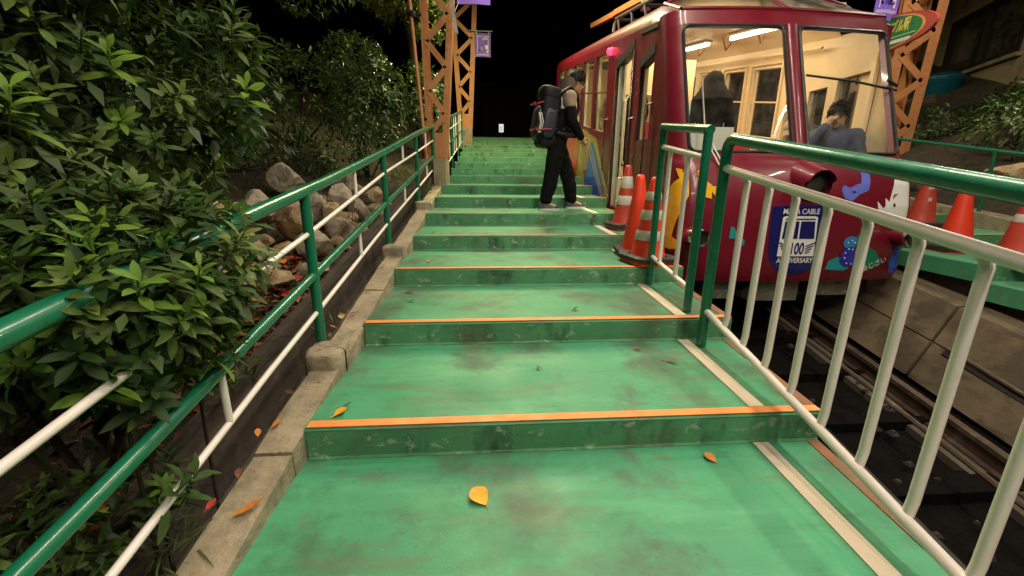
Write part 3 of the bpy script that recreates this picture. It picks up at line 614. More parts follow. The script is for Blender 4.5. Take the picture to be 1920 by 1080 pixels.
for x, z in ((3.46, .565), (3.50, .585), (3.53, .565), (3.45, .47), (3.48, .505), (3.52, .50), (3.56, .48), (3.45, .42), (3.48, .37), (3.53, .36), (3.57, .39), (3.58, .43)):
    decal('dot_print', disc(x, z, .0085, None, 6), m_wprint, .012)
decal('blossom_print', disc(3.585, .51, .028), m_pink, .012); decal('blossom_print', disc(3.585, .51, .011, None, 8), m_yel, .015)
nt_ = text_polys('めあじさい', .075, m_wprint, 'print_lettering', lambda x, y: (3.775 + x * .86 - y * .36, fy(3.775 + x * .86, .335, .007), .315 + x * .33 + y * .9), lower)
decal('note_print', [(2.303, .716), (2.329, .712), (2.377, .647), (2.442, .589), (2.443, .545), (2.401, .53), (2.383, .559), (2.409, .581), (2.341, .603), (2.297, .602)], m_teal)
decal('note_print', [(2.348, .484), (2.39, .5), (2.398, .44), (2.362, .432)], m_teal)
SC = 2.945
sh = [(2.665, .894), (2.793, .909), (2.945, .919), (3.09, .909), (3.222, .894), (3.222, .641), (3.215, .516), (3.19, .402), (3.13, .325), (3.04, .27), (2.945, .252), (2.85, .27), (2.76, .325), (2.70, .402), (2.675, .516), (2.667, .641)]
emb = decal('emblem', sh, m_navy, .003)
ec = lambda off: (lambda x, z: (x, fy(x, z, off), z))
decal('emblem_tram', [(2.775, .80), (2.80, .812), (3.09, .812), (3.115, .80), (3.125, .44), (2.765, .44)], m_wprint, .006, emb)
decal('emblem_window', [(2.80, .765), (2.937, .765), (2.937, .605), (2.787, .605)], m_navy, .009, emb)
decal('emblem_window', [(2.953, .765), (3.09, .765), (3.103, .605), (2.953, .605)], m_navy, .009, emb)
decal('emblem_roof_line', [(2.80, .79), (3.09, .79), (3.09, .779), (2.80, .779)], m_navy, .009, emb)
for s in (-1, 1):
    for i in range(4):
        x0, z0 = SC + s * .085, .462 + i * .022; L_ = .05 + .014 * i
        decal('emblem_wing', [(x0, z0), (x0 + s * L_, z0 + .016 + i * .006), (x0 + s * L_, z0 + .028 + i * .006), (x0, z0 + .012)], m_navy, .009, emb)
text_polys('100', .155, m_navy, 'emblem_number', lambda x, y: (SC + x, fy(SC + x, .51, .010), .46 + y), emb, bold=.004, sx=.62)
text_polys('MAYA CABLE', .068, m_wprint, 'emblem_lettering', lambda x, y: (SC + x, fy(SC + x, .845, .008), .832 + y), emb, bold=.0012, sx=.88)
text_polys('ANNIVERSARY', .068, m_wprint, 'emblem_lettering', lambda x, y: (SC + x, fy(SC + x, .40, .008), .378 + y), emb, bold=.0012, sx=.80)
# side mural and stripes under the windows
sp = lambda off: (lambda v, w_: (P(-off, v, 0)[0], v, Zv(v, w_)))
def sd(name, poly, m, off=.003): return decal(name, poly, m, fnp=sp(off), parent=car)
sd('mural_field', [(6.3, .32), (6.3, .62), (7.2, 1.30), (8.6, 1.38), (9.4, 1.38), (9.4, .6), (8.2, .32)], m_olive)
sd('mural_blue', [(6.35, .33), (6.5, .6), (6.75, .8), (7.0, .95), (7.25, 1.12), (7.5, 1.22), (7.7, 1.1), (7.6, .95), (7.9, .8), (8.0, .55), (7.9, .33)], m_blue2, .006)
sd('mural_brown', [(7.75, .7), (7.65, 1.0), (7.9, 1.28), (8.3, 1.3), (8.35, .9), (8.1, .6)], m_brownpr, .009)
sd('mural_green', [(8.0, 1.15), (8.35, 1.36), (8.7, 1.3), (8.5, 1.1)], m_lgreen, .012)
sd('mural_red', [(8.7, .6), (8.65, 1.36), (9.6, 1.38), (10.2, .9), (9.7, .4)], m_redpr, .009)
for i in range(3):
    o_ = i * .14; sd('gold_stripe', [(6.22 + o_, .36 + o_ * .2), (6.26 + o_, .36 + o_ * .2), (7.9 + o_ * 1.4, 1.38), (7.86 + o_ * 1.4, 1.38)], m_gold, .012)
for z in (.60, .52, .44): sd('gold_stripe', [(6.20, z), (6.45, z + .12), (6.45, z + .14), (6.20, z + .02)], m_gold, .015)
for x, zz in ((5.25, 1.0), (5.25, 1.2), (5.25, 1.4), (5.25, 2.1), (5.25, 2.25)):
    mb = MB(); mb.lathe([(.001, -.008), (.006, -.007), (.009, 0)], 8, fn=lambda a, b, c: (P(0, x, 0)[0] + c, x + a, zz + b)); mb.build('rivet', m_steel_gr, car)
# headlight hood and tail lamps
hd = MB(); hb_, hf_ = Vector((3.0, 3.84, 1.15)), Vector((3.0, 3.575, 1.09))
def hood(i, j):
    a = R(-35 + 250 * i / 18); t = j / 5; c = hb_.lerp(hf_, t); r_ = .165 - .03 * t
    return (c.x + r_ * math.cos(a), c.y + (.05 if t == 1 and math.sin(a) < .2 else 0), c.z + r_ * math.sin(a))
hd.grid(hood, 19, 6)
def hood_in(i, j):
    x, y, z = hood(i, j); c = hb_.lerp(hf_, j / 5); return (c.x + (x - c.x) * .93, y, c.z + (z - c.z) * .93)
ho = hd.build('headlight_hood', m_red_car, car, smooth=True)
hd = MB(); hd.grid(hood_in, 19, 6); hd.build('hood_lining', m_red_car, ho, smooth=True)
hd = MB(); hd.lathe([(.001, 0), (.10, .005), (.135, .03), (.15, .08), (.15, .20)], 22, fn=lambda a, b, c: (3.0 + a, 3.655 + c, 1.10 + b)); hd.build('headlight', m_dark, ho, smooth=True)
hd = MB(); hd.lathe([(.001, -.012), (.05, -.008), (.075, .006)], 18, fn=lambda a, b, c: (3.0 + a, 3.652 + c, 1.10 + b)); hd.build('lens', m_glass_dk, ho, smooth=True)
for x in (1.94, 4.0):
    q = (x, 3.80, .62)
    hd = MB(); hd.lathe([(.085, 0), (.085, -.17), (.075, -.19)], 20, fn=lambda a, b, c: (q[0] + a, q[1] + c, q[2] + b)); t_ = hd.build('tail_lamp', m_red_car, car, smooth=True)
    hd = MB(); hd.lathe([(.084, -.185), (.09, -.19), (.09, -.225), (.076, -.232), (.07, -.2)], 20, fn=lambda a, b, c: (q[0] + a, q[1] + c, q[2] + b)); hd.build('rim', m_chrome, t_, smooth=True)
    hd = MB(); hd.lathe([(.001, -.195), (.07, -.2), (.075, -.21)], 18, fn=lambda a, b, c: (q[0] + a, q[1] + c, q[2] + b)); hd.build('lens', m_black, t_, smooth=True)
# underframe
for x0, x1, y_, z0, z1 in ((2.22, 2.50, 3.85, -.02, .17), (2.66, 3.16, 3.82, -.04, .18), (3.38, 3.72, 3.86, 0, .17)):
    mb = MB(); mb.grid(lambda i, j: (x0 + (x1 - x0) * i / 10, y_ + .012 * mnoise.noise((i * .9, j * .9, x0 * 9)), z0 + (z1 - z0) * j / 6), 11, 7); mb.box(x0, x1, y_ + .03, y_ + .3, z0, z1); mb.build('skirt_plate', m_alu, car)
mb = MB(); mb.box(.2, 2.2, 3.95, 12, .05, .31, P); mb.build('underframe', m_dark, car)
for x in (2.47, 3.53):
    for y in (4.75, 10.6):
        mb = MB(); mb.lathe([(.05, -.06), (.3, -.06), (.3, .0), (.26, .01), (.26, .06), (.05, .06)], 24, fn=lambda a, b, c: (tx(x, y) + c, y + a, rz(y) + .262 + b)); mb.build('wheel', m_rail_st, car)
# current collector on the roof
pg = MB(); pz = lambda v, h: (2.75, v, Zv(v, 3.0 + h))
for du in (-.28, .28):
    pg.tube([(2.75 + du, 6.3, Zv(6.3, 3.22)), (2.75 + du, 8.4, Zv(8.4, 3.24))], .028, 6)
    for v in (6.8, 7.4, 8.1): pg.tube([(2.75 + du, v, Zv(v, 2.9)), (2.75 + du, v + .15, Zv(v, 3.24))], .022, 6)
for v in (6.3, 7.1, 8.4): pg.tube([(2.47, v, Zv(v, 3.23)), (3.03, v, Zv(v, 3.23))], .028, 6)
pan = pg.build('current_collector', m_dark, car)
pg = MB()
for v, s in ((6.3, -1), (8.4, 1)): pg.tube([(2.5, v, Zv(v, 3.25)), (2.5, v + s * .16, Zv(v, 3.22)), (2.5, v + s * .22, Zv(v, 3.1))], .03, 6); pg.tube([(3.0, v, Zv(v, 3.25)), (3.0, v + s * .16, Zv(v, 3.22)), (3.0, v + s * .22, Zv(v, 3.1))], .03, 6)
pg.build('collector_horn', m_steel_gr, pan)
pg = MB(); pg.lathe([(.03, 0), (.09, .02), (.03, .05), (.09, .08), (.03, .11), (.09, .14), (.04, .2)], 12, (2.75, 7.7, Zv(7.7, 3.26))); pg.build('insulator', m_wht_panel, pan)
# ------------------------------------------------------------------ handrails
def arc_corner(a, c, b, r, n=5):
    a, c, b = Vector(a), Vector(c), Vector(b); p = c + (a - c).normalized() * r; q = c + (b - c).normalized() * r
    return [tuple(p * (1 - t) ** 2 + c * 2 * t * (1 - t) + q * t * t) for t in [i / n for i in range(n + 1)]]
lx = lambda y: -.93 + .0235 * y
lp = lambda tab: (lambda y: interp(y, [t[0] for t in tab], [t[1] for t in tab]))
zt_ = lp([(-.8, .585), (.845, .86), (1.558, .979), (2.227, 1.07), (3.883, 1.34), (5.62, 1.651), (7.3, 1.92)])
zm_ = lp([(-.8, .15), (.98, .434), (1.59, .541), (2.2, .641), (3.85, .909), (5.6, 1.19), (7.2, 1.45)])
zb_ = lp([(-.8, -.08), (.88, .2), (1.345, .300), (2.15, .435), (3.7, .705), (5.6, 1.0), (7.2, 1.26)])
zw_ = lp([(-.8, .37), (.74, .61), (1.06, .664), (1.53, .752), (2.27, .871), (3.83, 1.161), (5.6, 1.43), (7.2, 1.69)])
hr = empty('handrail', (lx(2.2), 2.2, .24), 'green pipe handrail with thin white bars on the leafy left side of the steps', 'handrail')
line = lambda zf, a, b, k=10: [(lx(a + (b - a) * i / k), a + (b - a) * i / k, zf(a + (b - a) * i / k)) for i in range(k + 1)]
mb = MB(); mb.tube(line(zt_, -.7, 7.25), .029, 12); mb.build('top_rail', m_green, hr, smooth=True)
mb = MB(); mb.tube(line(zm_, -.7, 7.2), .023, 12); mb.build('middle_rail', m_green, hr, smooth=True)
POSTS = [.55, 2.195, 3.83, 5.53, 7.15]
for y in POSTS:
    mb = MB(); mb.tube([(lx(y), y, kz(y) - .06), (lx(y), y, zt_(y))], .026, 12); mb.build('post', m_green, hr, smooth=True)
    if y < 6:
        mb = MB(); mb.add([], [])
        def blk(i, j):
            a = 2 * math.pi * i / 20; r = [0.0, .75, .95, 1, 1.02, 1.02][j]; sq = 1 / max(abs(math.cos(a)), abs(math.sin(a))) ** .95
            return (lx(y) + .065 + .10 * r * sq * math.cos(a) * .9 + .016 * mnoise.noise((i * .7, j * .4, y)), y - .11 + .12 * r * sq * math.sin(a) * .9 + .012 * mnoise.noise((i, j, y + 4)), kz(y - .1) + [.062, .062, .058, .04, -.05, -.15][j] + .008 * mnoise.noise((i * .8, j, y + 9)))
        mb.grid(blk, 21, 6); mb.build('footing', m_conc, hr, smooth=True, sharp=70)
for a, b in zip([-.7] + POSTS[:-1], POSTS):
    for zf, r in ((zw_, .0125), (zb_, .0125)):
        mb = MB(); mb.tube(line(zf, a, b, 3), r, 8); mb.build('white_bar', m_wrail, hr, smooth=True)
    ym = (a + b) / 2 if a > 0 else -.1
    for z0, z1 in ((zw_(ym), zt_(ym) - .02), (zb_(ym), zm_(ym) - .02)):
        mb = MB(); mb.tube([(lx(ym), ym, z0), (lx(ym), ym, z1)], .0125, 8); mb.build('white_stub', m_wrail, hr, smooth=True)

rx_ = lambda y: 1.245 + .045 * y
gr = empty('guard_rail', (rx_(2.3), 2.3, .14), 'long green guard rail with white balusters beside the open track pit', 'guard rail')
zt2 = lambda y: 1.359 + .1705 * (y - 2.3); zw2 = lambda y: 1.203 + .168 * (y - 2.31); zl2 = lambda y: .372 + .1695 * (y - 2.3)
pt = lambda y, z, o=0: (rx_(y) + o, y, z)
mb = MB(); mb.tube([pt(2.315, .13)] + arc_corner(pt(2.315, .6), pt(2.315, zt2(2.315)), pt(1.5, zt2(1.5)), .085) + [pt(1.5, zt2(1.5)), pt(.4, zt2(.4)), pt(-1.0, zt2(-1))], .0295, 14); mb.build('frame', m_green, gr, smooth=True)
mb = MB(); mb.tube([pt(2.30, zw2(2.30)), pt(.7, zw2(.7)), pt(-1, zw2(-1))], .0213, 12); mb.build('upper_bar', m_wrail, gr, smooth=True)
mb = MB(); mb.tube([pt(2.30, zl2(2.30)), pt(.7, zl2(.7)), pt(-1, zl2(-1))], .0195, 12); mb.build('lower_bar', m_wrail, gr, smooth=True)
y = 2.105
while y > -.8:
    o_ = .034
    mb = MB(); mb.tube([pt(y, zl2(y) + .012, .012), pt(y, zl2(y) + .06, .018), pt(y, zw2(y) - .09, .018), pt(y, zw2(y) - .045, .02), pt(y + .012, zw2(y) - .018, .022), pt(y + .035, zw2(y) - .004, .02)], [.0160] * 6, 12); mb.build('baluster', m_wrail, gr, smooth=True); y -= .1895
mb = MB(); mb.tube([pt(-.95, -.3), pt(-.95, zt2(-.95))], .031, 12); mb.build('post', m_green, gr, smooth=True)
gt = empty('gate_frame', (rx_(2.9), 2.9, .28), 'short square green gate frame with two white balusters beside the traffic cones', 'gate')
gp = lambda y, z: (rx_(y), y, z)
for y, zb, zt in ((3.285, .28, 1.520), (2.555, .285, 1.428)):
    mb = MB(); mb.tube([gp(y, zb), gp(y, zt)], .027, 12); mb.build('post', m_green, gt, smooth=True)
mb = MB(); mb.tube([gp(3.31, 1.523), gp(2.53, 1.425)], .027, 12); mb.build('top_rail', m_green, gt, smooth=True)
mb = MB(); mb.tube([gp(3.29, 1.378), gp(2.56, 1.266)], .019, 10); mb.build('upper_bar', m_wrail, gt, smooth=True)
mb = MB(); mb.tube([gp(3.29, .522), gp(2.56, .444)], .018, 10); mb.build('lower_bar', m_wrail, gt, smooth=True)
for y in (3.11, 2.80):
    mb = MB(); mb.tube([gp(y, .47 + .11 * (y - 2.7)), gp(y, 1.285 + .15 * (y - 2.7))], .0165, 10); mb.build('baluster', m_wrail, gt, smooth=True)
# upper stretch beyond the tower: mesh-like rail
ux = lambda y: XL(y) - .06
ur = empty('upper_handrail', (ux(9), 9, 1.3), 'green rail with a grid of white and green bars between the two left towers', 'handrail')
zu = lambda y, h: gz(y) + .12 + h
for h, r, m_ in ((.93, .024, m_green), (.45, .02, m_green), (.70, .012, m_wrail), (.12, .012, m_wrail)):
    mb = MB(); mb.tube([(ux(y), y, zu(y, h)) for y in (7.7, 10, 12.8)], r, 8); mb.build('rail', m_, ur, smooth=True)
for i, y in enumerate([7.75, 8.3, 8.85, 9.4, 9.95, 10.5, 11.05, 11.6, 12.15, 12.75]):
    mb = MB(); mb.tube([(ux(y), y, zu(y, -.1 if i % 3 == 0 else .12)), (ux(y), y, zu(y, .93))], .02 if i % 3 == 0 else .011, 8); mb.build('post' if i % 3 == 0 else 'bar', m_green if i % 3 == 0 else m_wrail, ur, smooth=True)
# handrail across the track
fx_ = lambda y: 6.22
fr_ = empty('far_handrail', (6.22, 5, .6), 'thin green handrail below the bushes on the opposite platform', 'handrail')
mb = MB(); mb.tube([(6.2, y, 1.70 + .185 * (y - 6)) for y in (10, 6, 3, 0)], .021, 8); mb.build('top_rail', m_green, fr_, smooth=True)
mb = MB(); mb.tube([(6.2, y, 1.28 + .185 * (y - 6)) for y in (10, 6, 3, 0)], .016, 8); mb.build('middle_rail', m_green, fr_, smooth=True)
for y in (8.4, 6.6, 4.85, 3.1, 1.4):
    mb = MB(); mb.tube([(6.2, y, gz(y) - .05), (6.2, y, 1.70 + .185 * (y - 6))], .02, 8); mb.build('post', m_green, fr_, smooth=True)

# ------------------------------------------------------------------ traffic cones
def cone(loc, label, H=.66, body=m_cone, bands=(), weight=True, tilt=(0, 0), rb=.135, text=None):
    e = empty('traffic_cone', loc, label, 'traffic cone', 'traffic cones on the platform edges'); e.rotation_euler = (tilt[0], tilt[1], random.uniform(-.3, .3))
    rr = lambda z: .036 + (rb - .036) * (1 - (z - .03) / (H - .03))
    mb = MB(); mb.lathe([(rb + .035, .028), (rb + .012, .034), (rr(.06), .06)] + [(rr(z), z) for z in (.2, .35, .5, H - .04)] + [(.034, H - .012), (.022, H)], 26); link('cone_body', mb.mesh(body, True), e, True)
    mb = MB(); s = rb + .035
    pts = rrect(-s, s, -s, s, .06, 4)
    mb.prism(pts, lambda x, y: (x, y, .0), lambda x, y: (x * .97, y * .97, .03)); link('base', mb.mesh(body, False), e, True)
    for z0, z1 in bands:
        mb = MB(); mb.lathe([(rr(z0) + .001, z0), (rr(z0) + .0025, z0 + .003), (rr(z1) + .0025, z1 - .003), (rr(z1) + .001, z1)], 26); link('reflective_band', mb.mesh(m_cone_w, True), e, True)
    if weight:
        mb = MB(); k = 26; o2 = [(x, y) for x, y in rrect(-s - .015, s + .015, -s - .015, s + .015, .07, 5)]
        inn = [((rb + .012) * math.cos(math.atan2(y, x)), (rb + .012) * math.sin(math.atan2(y, x))) for x, y in o2]; m_ = len(o2)
        vs = [(x, y, .031) for x, y in o2] + [(x, y, .06) for x, y in o2] + [(x * .93, y * .93, .072) for x, y in o2] + [(x, y, .07) for x, y in inn] + [(x, y, .034) for x, y in inn]
        mb.add(vs, [(a * m_ + i, a * m_ + (i + 1) % m_, (a + 1) * m_ + (i + 1) % m_, (a + 1) * m_ + i) for a in range(4) for i in range(m_)]); link('weight', mb.mesh(m_cone_b, True), e, True)
    if text:
        for (zc, hh, ww, cells) in text:
            for i in range(cells):
                mb = MB(); a = -1.9 + (i - (cells - 1) / 2) * ww / .1
                mb.grid(lambda p_, q_: ((rr(zc) + .002) * math.cos(a - .1 + .07 * p_), (rr(zc) + .002) * math.sin(a - .1 + .07 * p_), zc - hh / 2 + hh * q_), 4, 2); link('stencil_mark', mb.mesh(m_cone_w), e, True)
    return e
cone((1.62, 4.70, tZ(4) + .003), 'grimy red cone with two grey bands, farthest of the three by the car door', .70, m_cone_dk, ((.27, .37), (.45, .58)), True, (0, .02))
cone((1.475, 3.86, tZ(3) + .004), 'plain bright orange-red cone without bands between two banded cones by the gate', .74, m_cone, (), True, (.04, -.03), .14)
cone((1.435, 3.48, tZ(3) + .004), 'bright red cone with white bands standing right behind the green gate post', .72, m_cone, ((.20, .28), (.37, .45), (.53, .60)), True, (0, .02), .15)
cone((5.50, 4.90, tZ(4) + .004), 'red cone with small white stencil marks on the opposite platform beside the car nose', .70, m_cone_dk, (), True, (0, .0), .15, text=((.47, .07, .014, 5), (.33, .06, .014, 2)))
cone((4.92, 3.98, tZ(3) + .004), 'plain bright red cone in the middle of the opposite platform edge', .68, m_cone, (), True, (0, -.04), .15)
cone((4.80, 3.36, tZ(3) + .004), 'dark red cone with two white bands, rightmost on the opposite platform', .70, m_cone_dk, ((.36, .43), (.50, .57)), True, (0, .0), .15)

# ------------------------------------------------------------------ lattice portal towers
def tower(x, y, z0, z1, w0, w1, lean, label, dy=.30, pitch=.30, side=1, curve=0, cw=.13, lw=.11):
    e = empty('lattice_tower', (x, y, z0), label, 'steel tower', 'orange lattice towers of the station canopy')
    H = z1 - z0; wd = lambda z: w0 + (w1 - w0) * ((z - z0) / H)
    cx = lambda z: x + lean * (z - z0) + side * curve * ((z - z0) / H) ** 2
    for s in (-1, 1):
        for t in (-1, 1):
            mb = MB(); zs_ = [z0 + H * i / 6 for i in range(7)]
            for i in range(6):
                a = (cx(zs_[i]) + s * wd(zs_[i]) / 2, y + t * dy / 2, zs_[i]); b = (cx(zs_[i + 1]) + s * wd(zs_[i + 1]) / 2, y + t * dy / 2, zs_[i + 1] + .002)
                mb.bar(a, b, cw, .012, (0, 1, 0)); mb.bar((a[0] + s * cw * .46, a[1] - t * .035, a[2]), (b[0] + s * cw * .46, b[1] - t * .035, b[2]), .010, .06, (0, 1, 0))
            mb.build('chord', m_steel_or, e)
    for t in (-1,):
        z = z0 + .38; s = 1; k = 0
        while z < z1 - .2:
            p_ = pitch * (wd(z) / w0) ** .5; zn = z + p_
            mb = MB(); yo = y + t * (dy / 2 + .009)
            mb.bar((cx(z) - s * (wd(z) / 2 - .02), yo, z), (cx(zn) + s * (wd(zn) / 2 - .02), yo, zn), lw, .008, (0, 1, 0)); mb.build('lacing_bar', m_steel_or, e)
            z = zn; s = -s; k += 1
        mb = MB(); mb.add([(cx(z0 + h) + s_ * wd(z0 + h) / 2, y + t * (dy / 2 + .0075), z0 + h) for h, s_ in ((0, -1), (0, 1), (.40, 1), (.40, -1))], [(0, 1, 2, 3)])
        mb.add([(cx(z0 + h) + s_ * wd(z0 + h) / 2, y + t * (dy / 2 + .0155), z0 + h) for h, s_ in ((0, -1), (0, 1), (.40, 1), (.40, -1))], [(0, 1, 2, 3)]); mb.build('gusset_plate', m_steel_or, e)
        mb = MB()
        for s_ in (-1, 1):
            zz = z0 + .06
            while zz < z1:
                mb.lathe([(.011, 0), (.009, .008), (.002, .011)], 6, fn=lambda a, b, c: (cx(zz) + s_ * (wd(zz) / 2 - .012) + a, y + t * (dy / 2 + .016 if zz < z0 + .4 else dy / 2 + .006) + t * c, zz + b)); zz += .13
        mb.build('rivets', m_steel_or, e, kind='stuff')
    for zz in [z0 + .5 + .9 * i for i in range(int(H / .9))]:
        mb = MB()
        for s_ in (-1, 1): mb.bar((cx(zz) + s_ * wd(zz) / 2, y - dy / 2, zz), (cx(zz + .3) + s_ * wd(zz + .3) / 2, y + dy / 2, zz + .3), .012, .05, (1, 0, 0))
        mb.build('side_lacing', m_steel_or, e)
    return e, cx, wd
T1, c1, w1_ = tower(-.70, 7.3, 1.40, 5.4, .22, .56, .03, 'near left orange lattice tower rising from a concrete block at the handrail end', .24, .29, cw=.095, lw=.085)
T2, c2_, w2_ = tower(-.44, 13.5, 2.50, 7.4, .28, .80, .0, 'far left orange lattice tower at the top end of the steps', .30, .34)
T3, c3, w3_ = tower(7.13, 7.3, 1.3, 5.4, .45, .68, .0, 'right orange lattice tower behind the car carrying the green station sign', .34, .34, cw=.17)
for zz in (2.0, 3.45):
    mb = MB(); mb.tube([(c1(zz) - w1_(zz) / 2 - .02, 7.13, zz), (c1(zz) - w1_(zz) / 2 - .17, 7.13, zz)], .022, 8); mb.lathe([(.05, -.04), (.06, 0), (.05, .04)], 10, (c1(zz) - w1_(zz) / 2 - .15, 7.13, zz)); mb.build('pipe_clamp', m_dark, T1)
mb = MB(); mb.tube([(-.87, 7.12, 1.35), (-1.02, 7.12, 3.6), (-1.14, 7.12, 5.3)], .028, 8); mb.build('drain_pipe', m_steel_or, T1, smooth=True)
mb = MB(); mb.bar((-.335, 6.98, 3.17), (-.43, 6.98, 3.75), .06, .05); mb.bar((-.43, 6.98, 3.75), (-.55, 6.98, 4.5), .06, .05); mb.build('flat_pipe', m_steel_gr, T1)
mb = MB(); mb.box(-.74, -.545, 6.88, 7.62, .95, 1.398); mb.box(-.98, -.742, 7.02, 7.6, 1.0, 1.395)
mb.build('tower_footing', m_conc, label='square concrete block under the near left tower at the step edge', cat='concrete block')
mb = MB(); mb.box(-.66, -.24, 13.1, 13.95, 1.9, 2.50); mb.build('tower_footing', m_conc, label='pale concrete block under the far left tower at the top of the steps', cat='concrete block')
mb = MB(); mb.box(6.75, 7.5, 6.95, 7.65, .6, 1.30); mb.build('tower_footing', m_conc, label='concrete block under the right tower behind the car', cat='concrete block')
# cross girder joining the towers above the picture, purlins that carry the lamps
cg = empty('canopy_girder', (3.2, 7.3, 5.4), 'orange canopy girder spanning the track above the car', 'girder')
for yy, z in ((7.3, 5.45), (7.3, 6.0)):
    mb = MB(); mb.bar((-1.0, yy, z), (7.5, yy, z), .12, .12); mb.build('chord', m_steel_or, cg)
for i in range(9):
    mb = MB(); mb.bar((-.9 + i * .92, 7.3, 5.45), (-.9 + (i + 1) * .92, 7.3, 6.0) if i % 2 == 0 else (-.9 + (i + 1) * .92, 7.3, 5.45), .06, .012); mb.build('lacing_bar', m_steel_or, cg)
for x in (1.55, 2.3, 5.6):
    mb = MB(); mb.bar((x, 7.3, 5.33), (x, -3, 4.78), .10, .14); mb.build('purlin', m_steel_or, cg)
ob = empty('overhead_beam', (2.9, 9.5, 4.4), 'orange overhead beam slanting above the car roof near the current collector', 'beam')
mb = MB(); mb.bar((2.92, 12.0, 4.90), (2.90, 9.9, 4.49), .10, .10); mb.bar((2.90, 9.9, 4.50), (2.88, 7.4, 4.02), .12, .10); mb.build('beam', m_steel_or, ob)
mb = MB(); mb.tube([(2.88, 7.45, 4.06), (2.88, 7.35, 5.40)], .02, 6); mb.build('hanger', m_steel_or, ob)

# ------------------------------------------------------------------ banners and signs
def banner(corner_tl, wdt, hgt, label, arm_from, yaw=0):
    x, y, z = corner_tl; e = empty('banner', (x, y, z), label, 'banner', 'violet anniversary banners on the towers')
    ca, sa = math.cos(yaw), math.sin(yaw)
    def pl(a, b, off=0):
        wv = .012 * math.sin(a / wdt * 7 + b * 3) + .01 * b
        return (x + a * ca + (off + wv) * sa, y + a * sa - (off + wv) * ca, z + b)
    mb = MB(); mb.grid(lambda i, j: pl(wdt * i / 10, -hgt * j / 12), 11, 13); mb.build('cloth', m_purple, e, smooth=True)
    def fl(name, poly, m, off):
        tri = tessellate_polygon([[Vector((p[0], p[1], 0)) for p in poly]]); mb = MB(); mb.add([pl(wdt / 2 + a * wdt, -hgt / 2 + b * wdt, off) for a, b in poly], [tuple(t) for t in tri]); mb.build(name, m, e)
    fl('tram_print', [(-.36, .33), (-.33, .38), (.33, .38), (.36, .33), (.35, -.42), (-.35, -.42)], m_wcloth, .004)
    for s in (-1, 1): fl('window_print', [(s * .03, .33), (s * .32, .33), (s * .31, 0), (s * .03, 0)], m_purple, .008)
    for s in (-1, 1): fl('wing_print', [(s * .18, -.30), (s * .30, -.18), (s * .30, -.28), (s * .24, -.33)], m_navy, .008)
    text_polys('100', .30 * wdt, m_navy, 'number_print', lambda a, b: pl(wdt / 2 + a * .75, -hgt / 2 - .32 * wdt + b, .008), e, bold=.003)
    text_polys('MAYA CABLE', .155 * wdt, m_wcloth, 'lettering_print', lambda a, b: pl(wdt / 2 + a * .85, -hgt / 2 + .43 * wdt + b, .006), e, bold=.001)
    text_polys('ANNIVERSARY', .155 * wdt, m_wcloth, 'lettering_print', lambda a, b: pl(wdt / 2 + a * .85, -hgt / 2 - .60 * wdt + b, .006), e, bold=.001)
    mb = MB(); mb.tube([arm_from, (x + (wdt + .05) * ca, y + (wdt + .05) * sa, z + .05)], .014, 6); mb.build('arm', m_steel_gr, e)
    mb = MB(); 
    for a in (.12, .88): mb.tube([pl(wdt * a, .05), pl(wdt * a, -.02)], .008, 6)
    mb.build('hook', m_steel_gr, e)
    mb = MB(); mb.tube([pl(.03, -hgt + .03), (arm_from[0] + .06, arm_from[1], z - hgt - .16)], .006, 5); mb.build('tie_cord', m_wst, e)
    return e
banner((-.33, 7.15, 4.42), .50, .80, 'violet banner hanging at the top edge beside the near left tower', (-.45, 7.15, 4.47))
banner((-.13, 13.3, 5.03), .45, .61, 'small violet banner with white tram emblem beside the far left tower', (-.35, 13.3, 5.08))
banner((6.26, 7.1, 4.34), .45, .74, 'violet banner behind the right end of the car roof by the green sign', (6.8, 7.1, 4.42), .12)
# station sign on the right tower, facing the track
sg = empty('station_sign', (6.75, 7.2, 3.4), 'boat-shaped green station sign with yellow lettering and red end on the right tower', 'sign')
SX, SY, SZ = 6.66, 7.45, 3.42        # centre; u runs along the track towards us
def sgp(u, v, off): return (SX - off, SY - u, SZ + v - .06 * u * 0 + u * -.02)
def lens(a, b, n=22, p=2.4):
    return [(a * math.copysign(abs(math.cos(t)) ** (2 / p), math.cos(t)), b * math.copysign(abs(math.sin(t)) ** .95, math.sin(t))) for t in [2 * math.pi * i / (2 * n) for i in range(2 * n)]]
def sface(name, poly, m, o0, o1):
    mb = MB(); mb.prism(poly, lambda u, v: sgp(u, v, o0), lambda u, v: sgp(u, v, o1)); return mb.build(name, m, sg)
sface('sign_board', lens(1.06, .27, 22, 2.2), m_signr, 0, .05)
sface('outline', lens(.90, .255, 22, 2.3), m_signo, .051, .054)
sface('green_panel', lens(.86, .24, 22, 2.3), m_signg, .055, .058)
text_polys('摩耶ケーブル駅', .20, m_signy, 'lettering', lambda a, b: sgp(a * .53 + b * .12 + .28, b * 1.0 - .01, .061), sg, bold=.006)
sface('white_strip', [(-.6, -.125), (.70, -.125), (.73, -.15), (.68, -.175), (-.6, -.175)], m_wprint, .059, .062)
sface('thin_line', [(-.7, -.075), (.78, -.075), (.78, -.085), (-.7, -.085)], m_wprint, .059, .061)
mb = MB(); mb.bar((6.72, 7.2, 3.3), (6.9, 7.2, 3.3), .05, .05); mb.build('bracket', m_steel_or, sg)

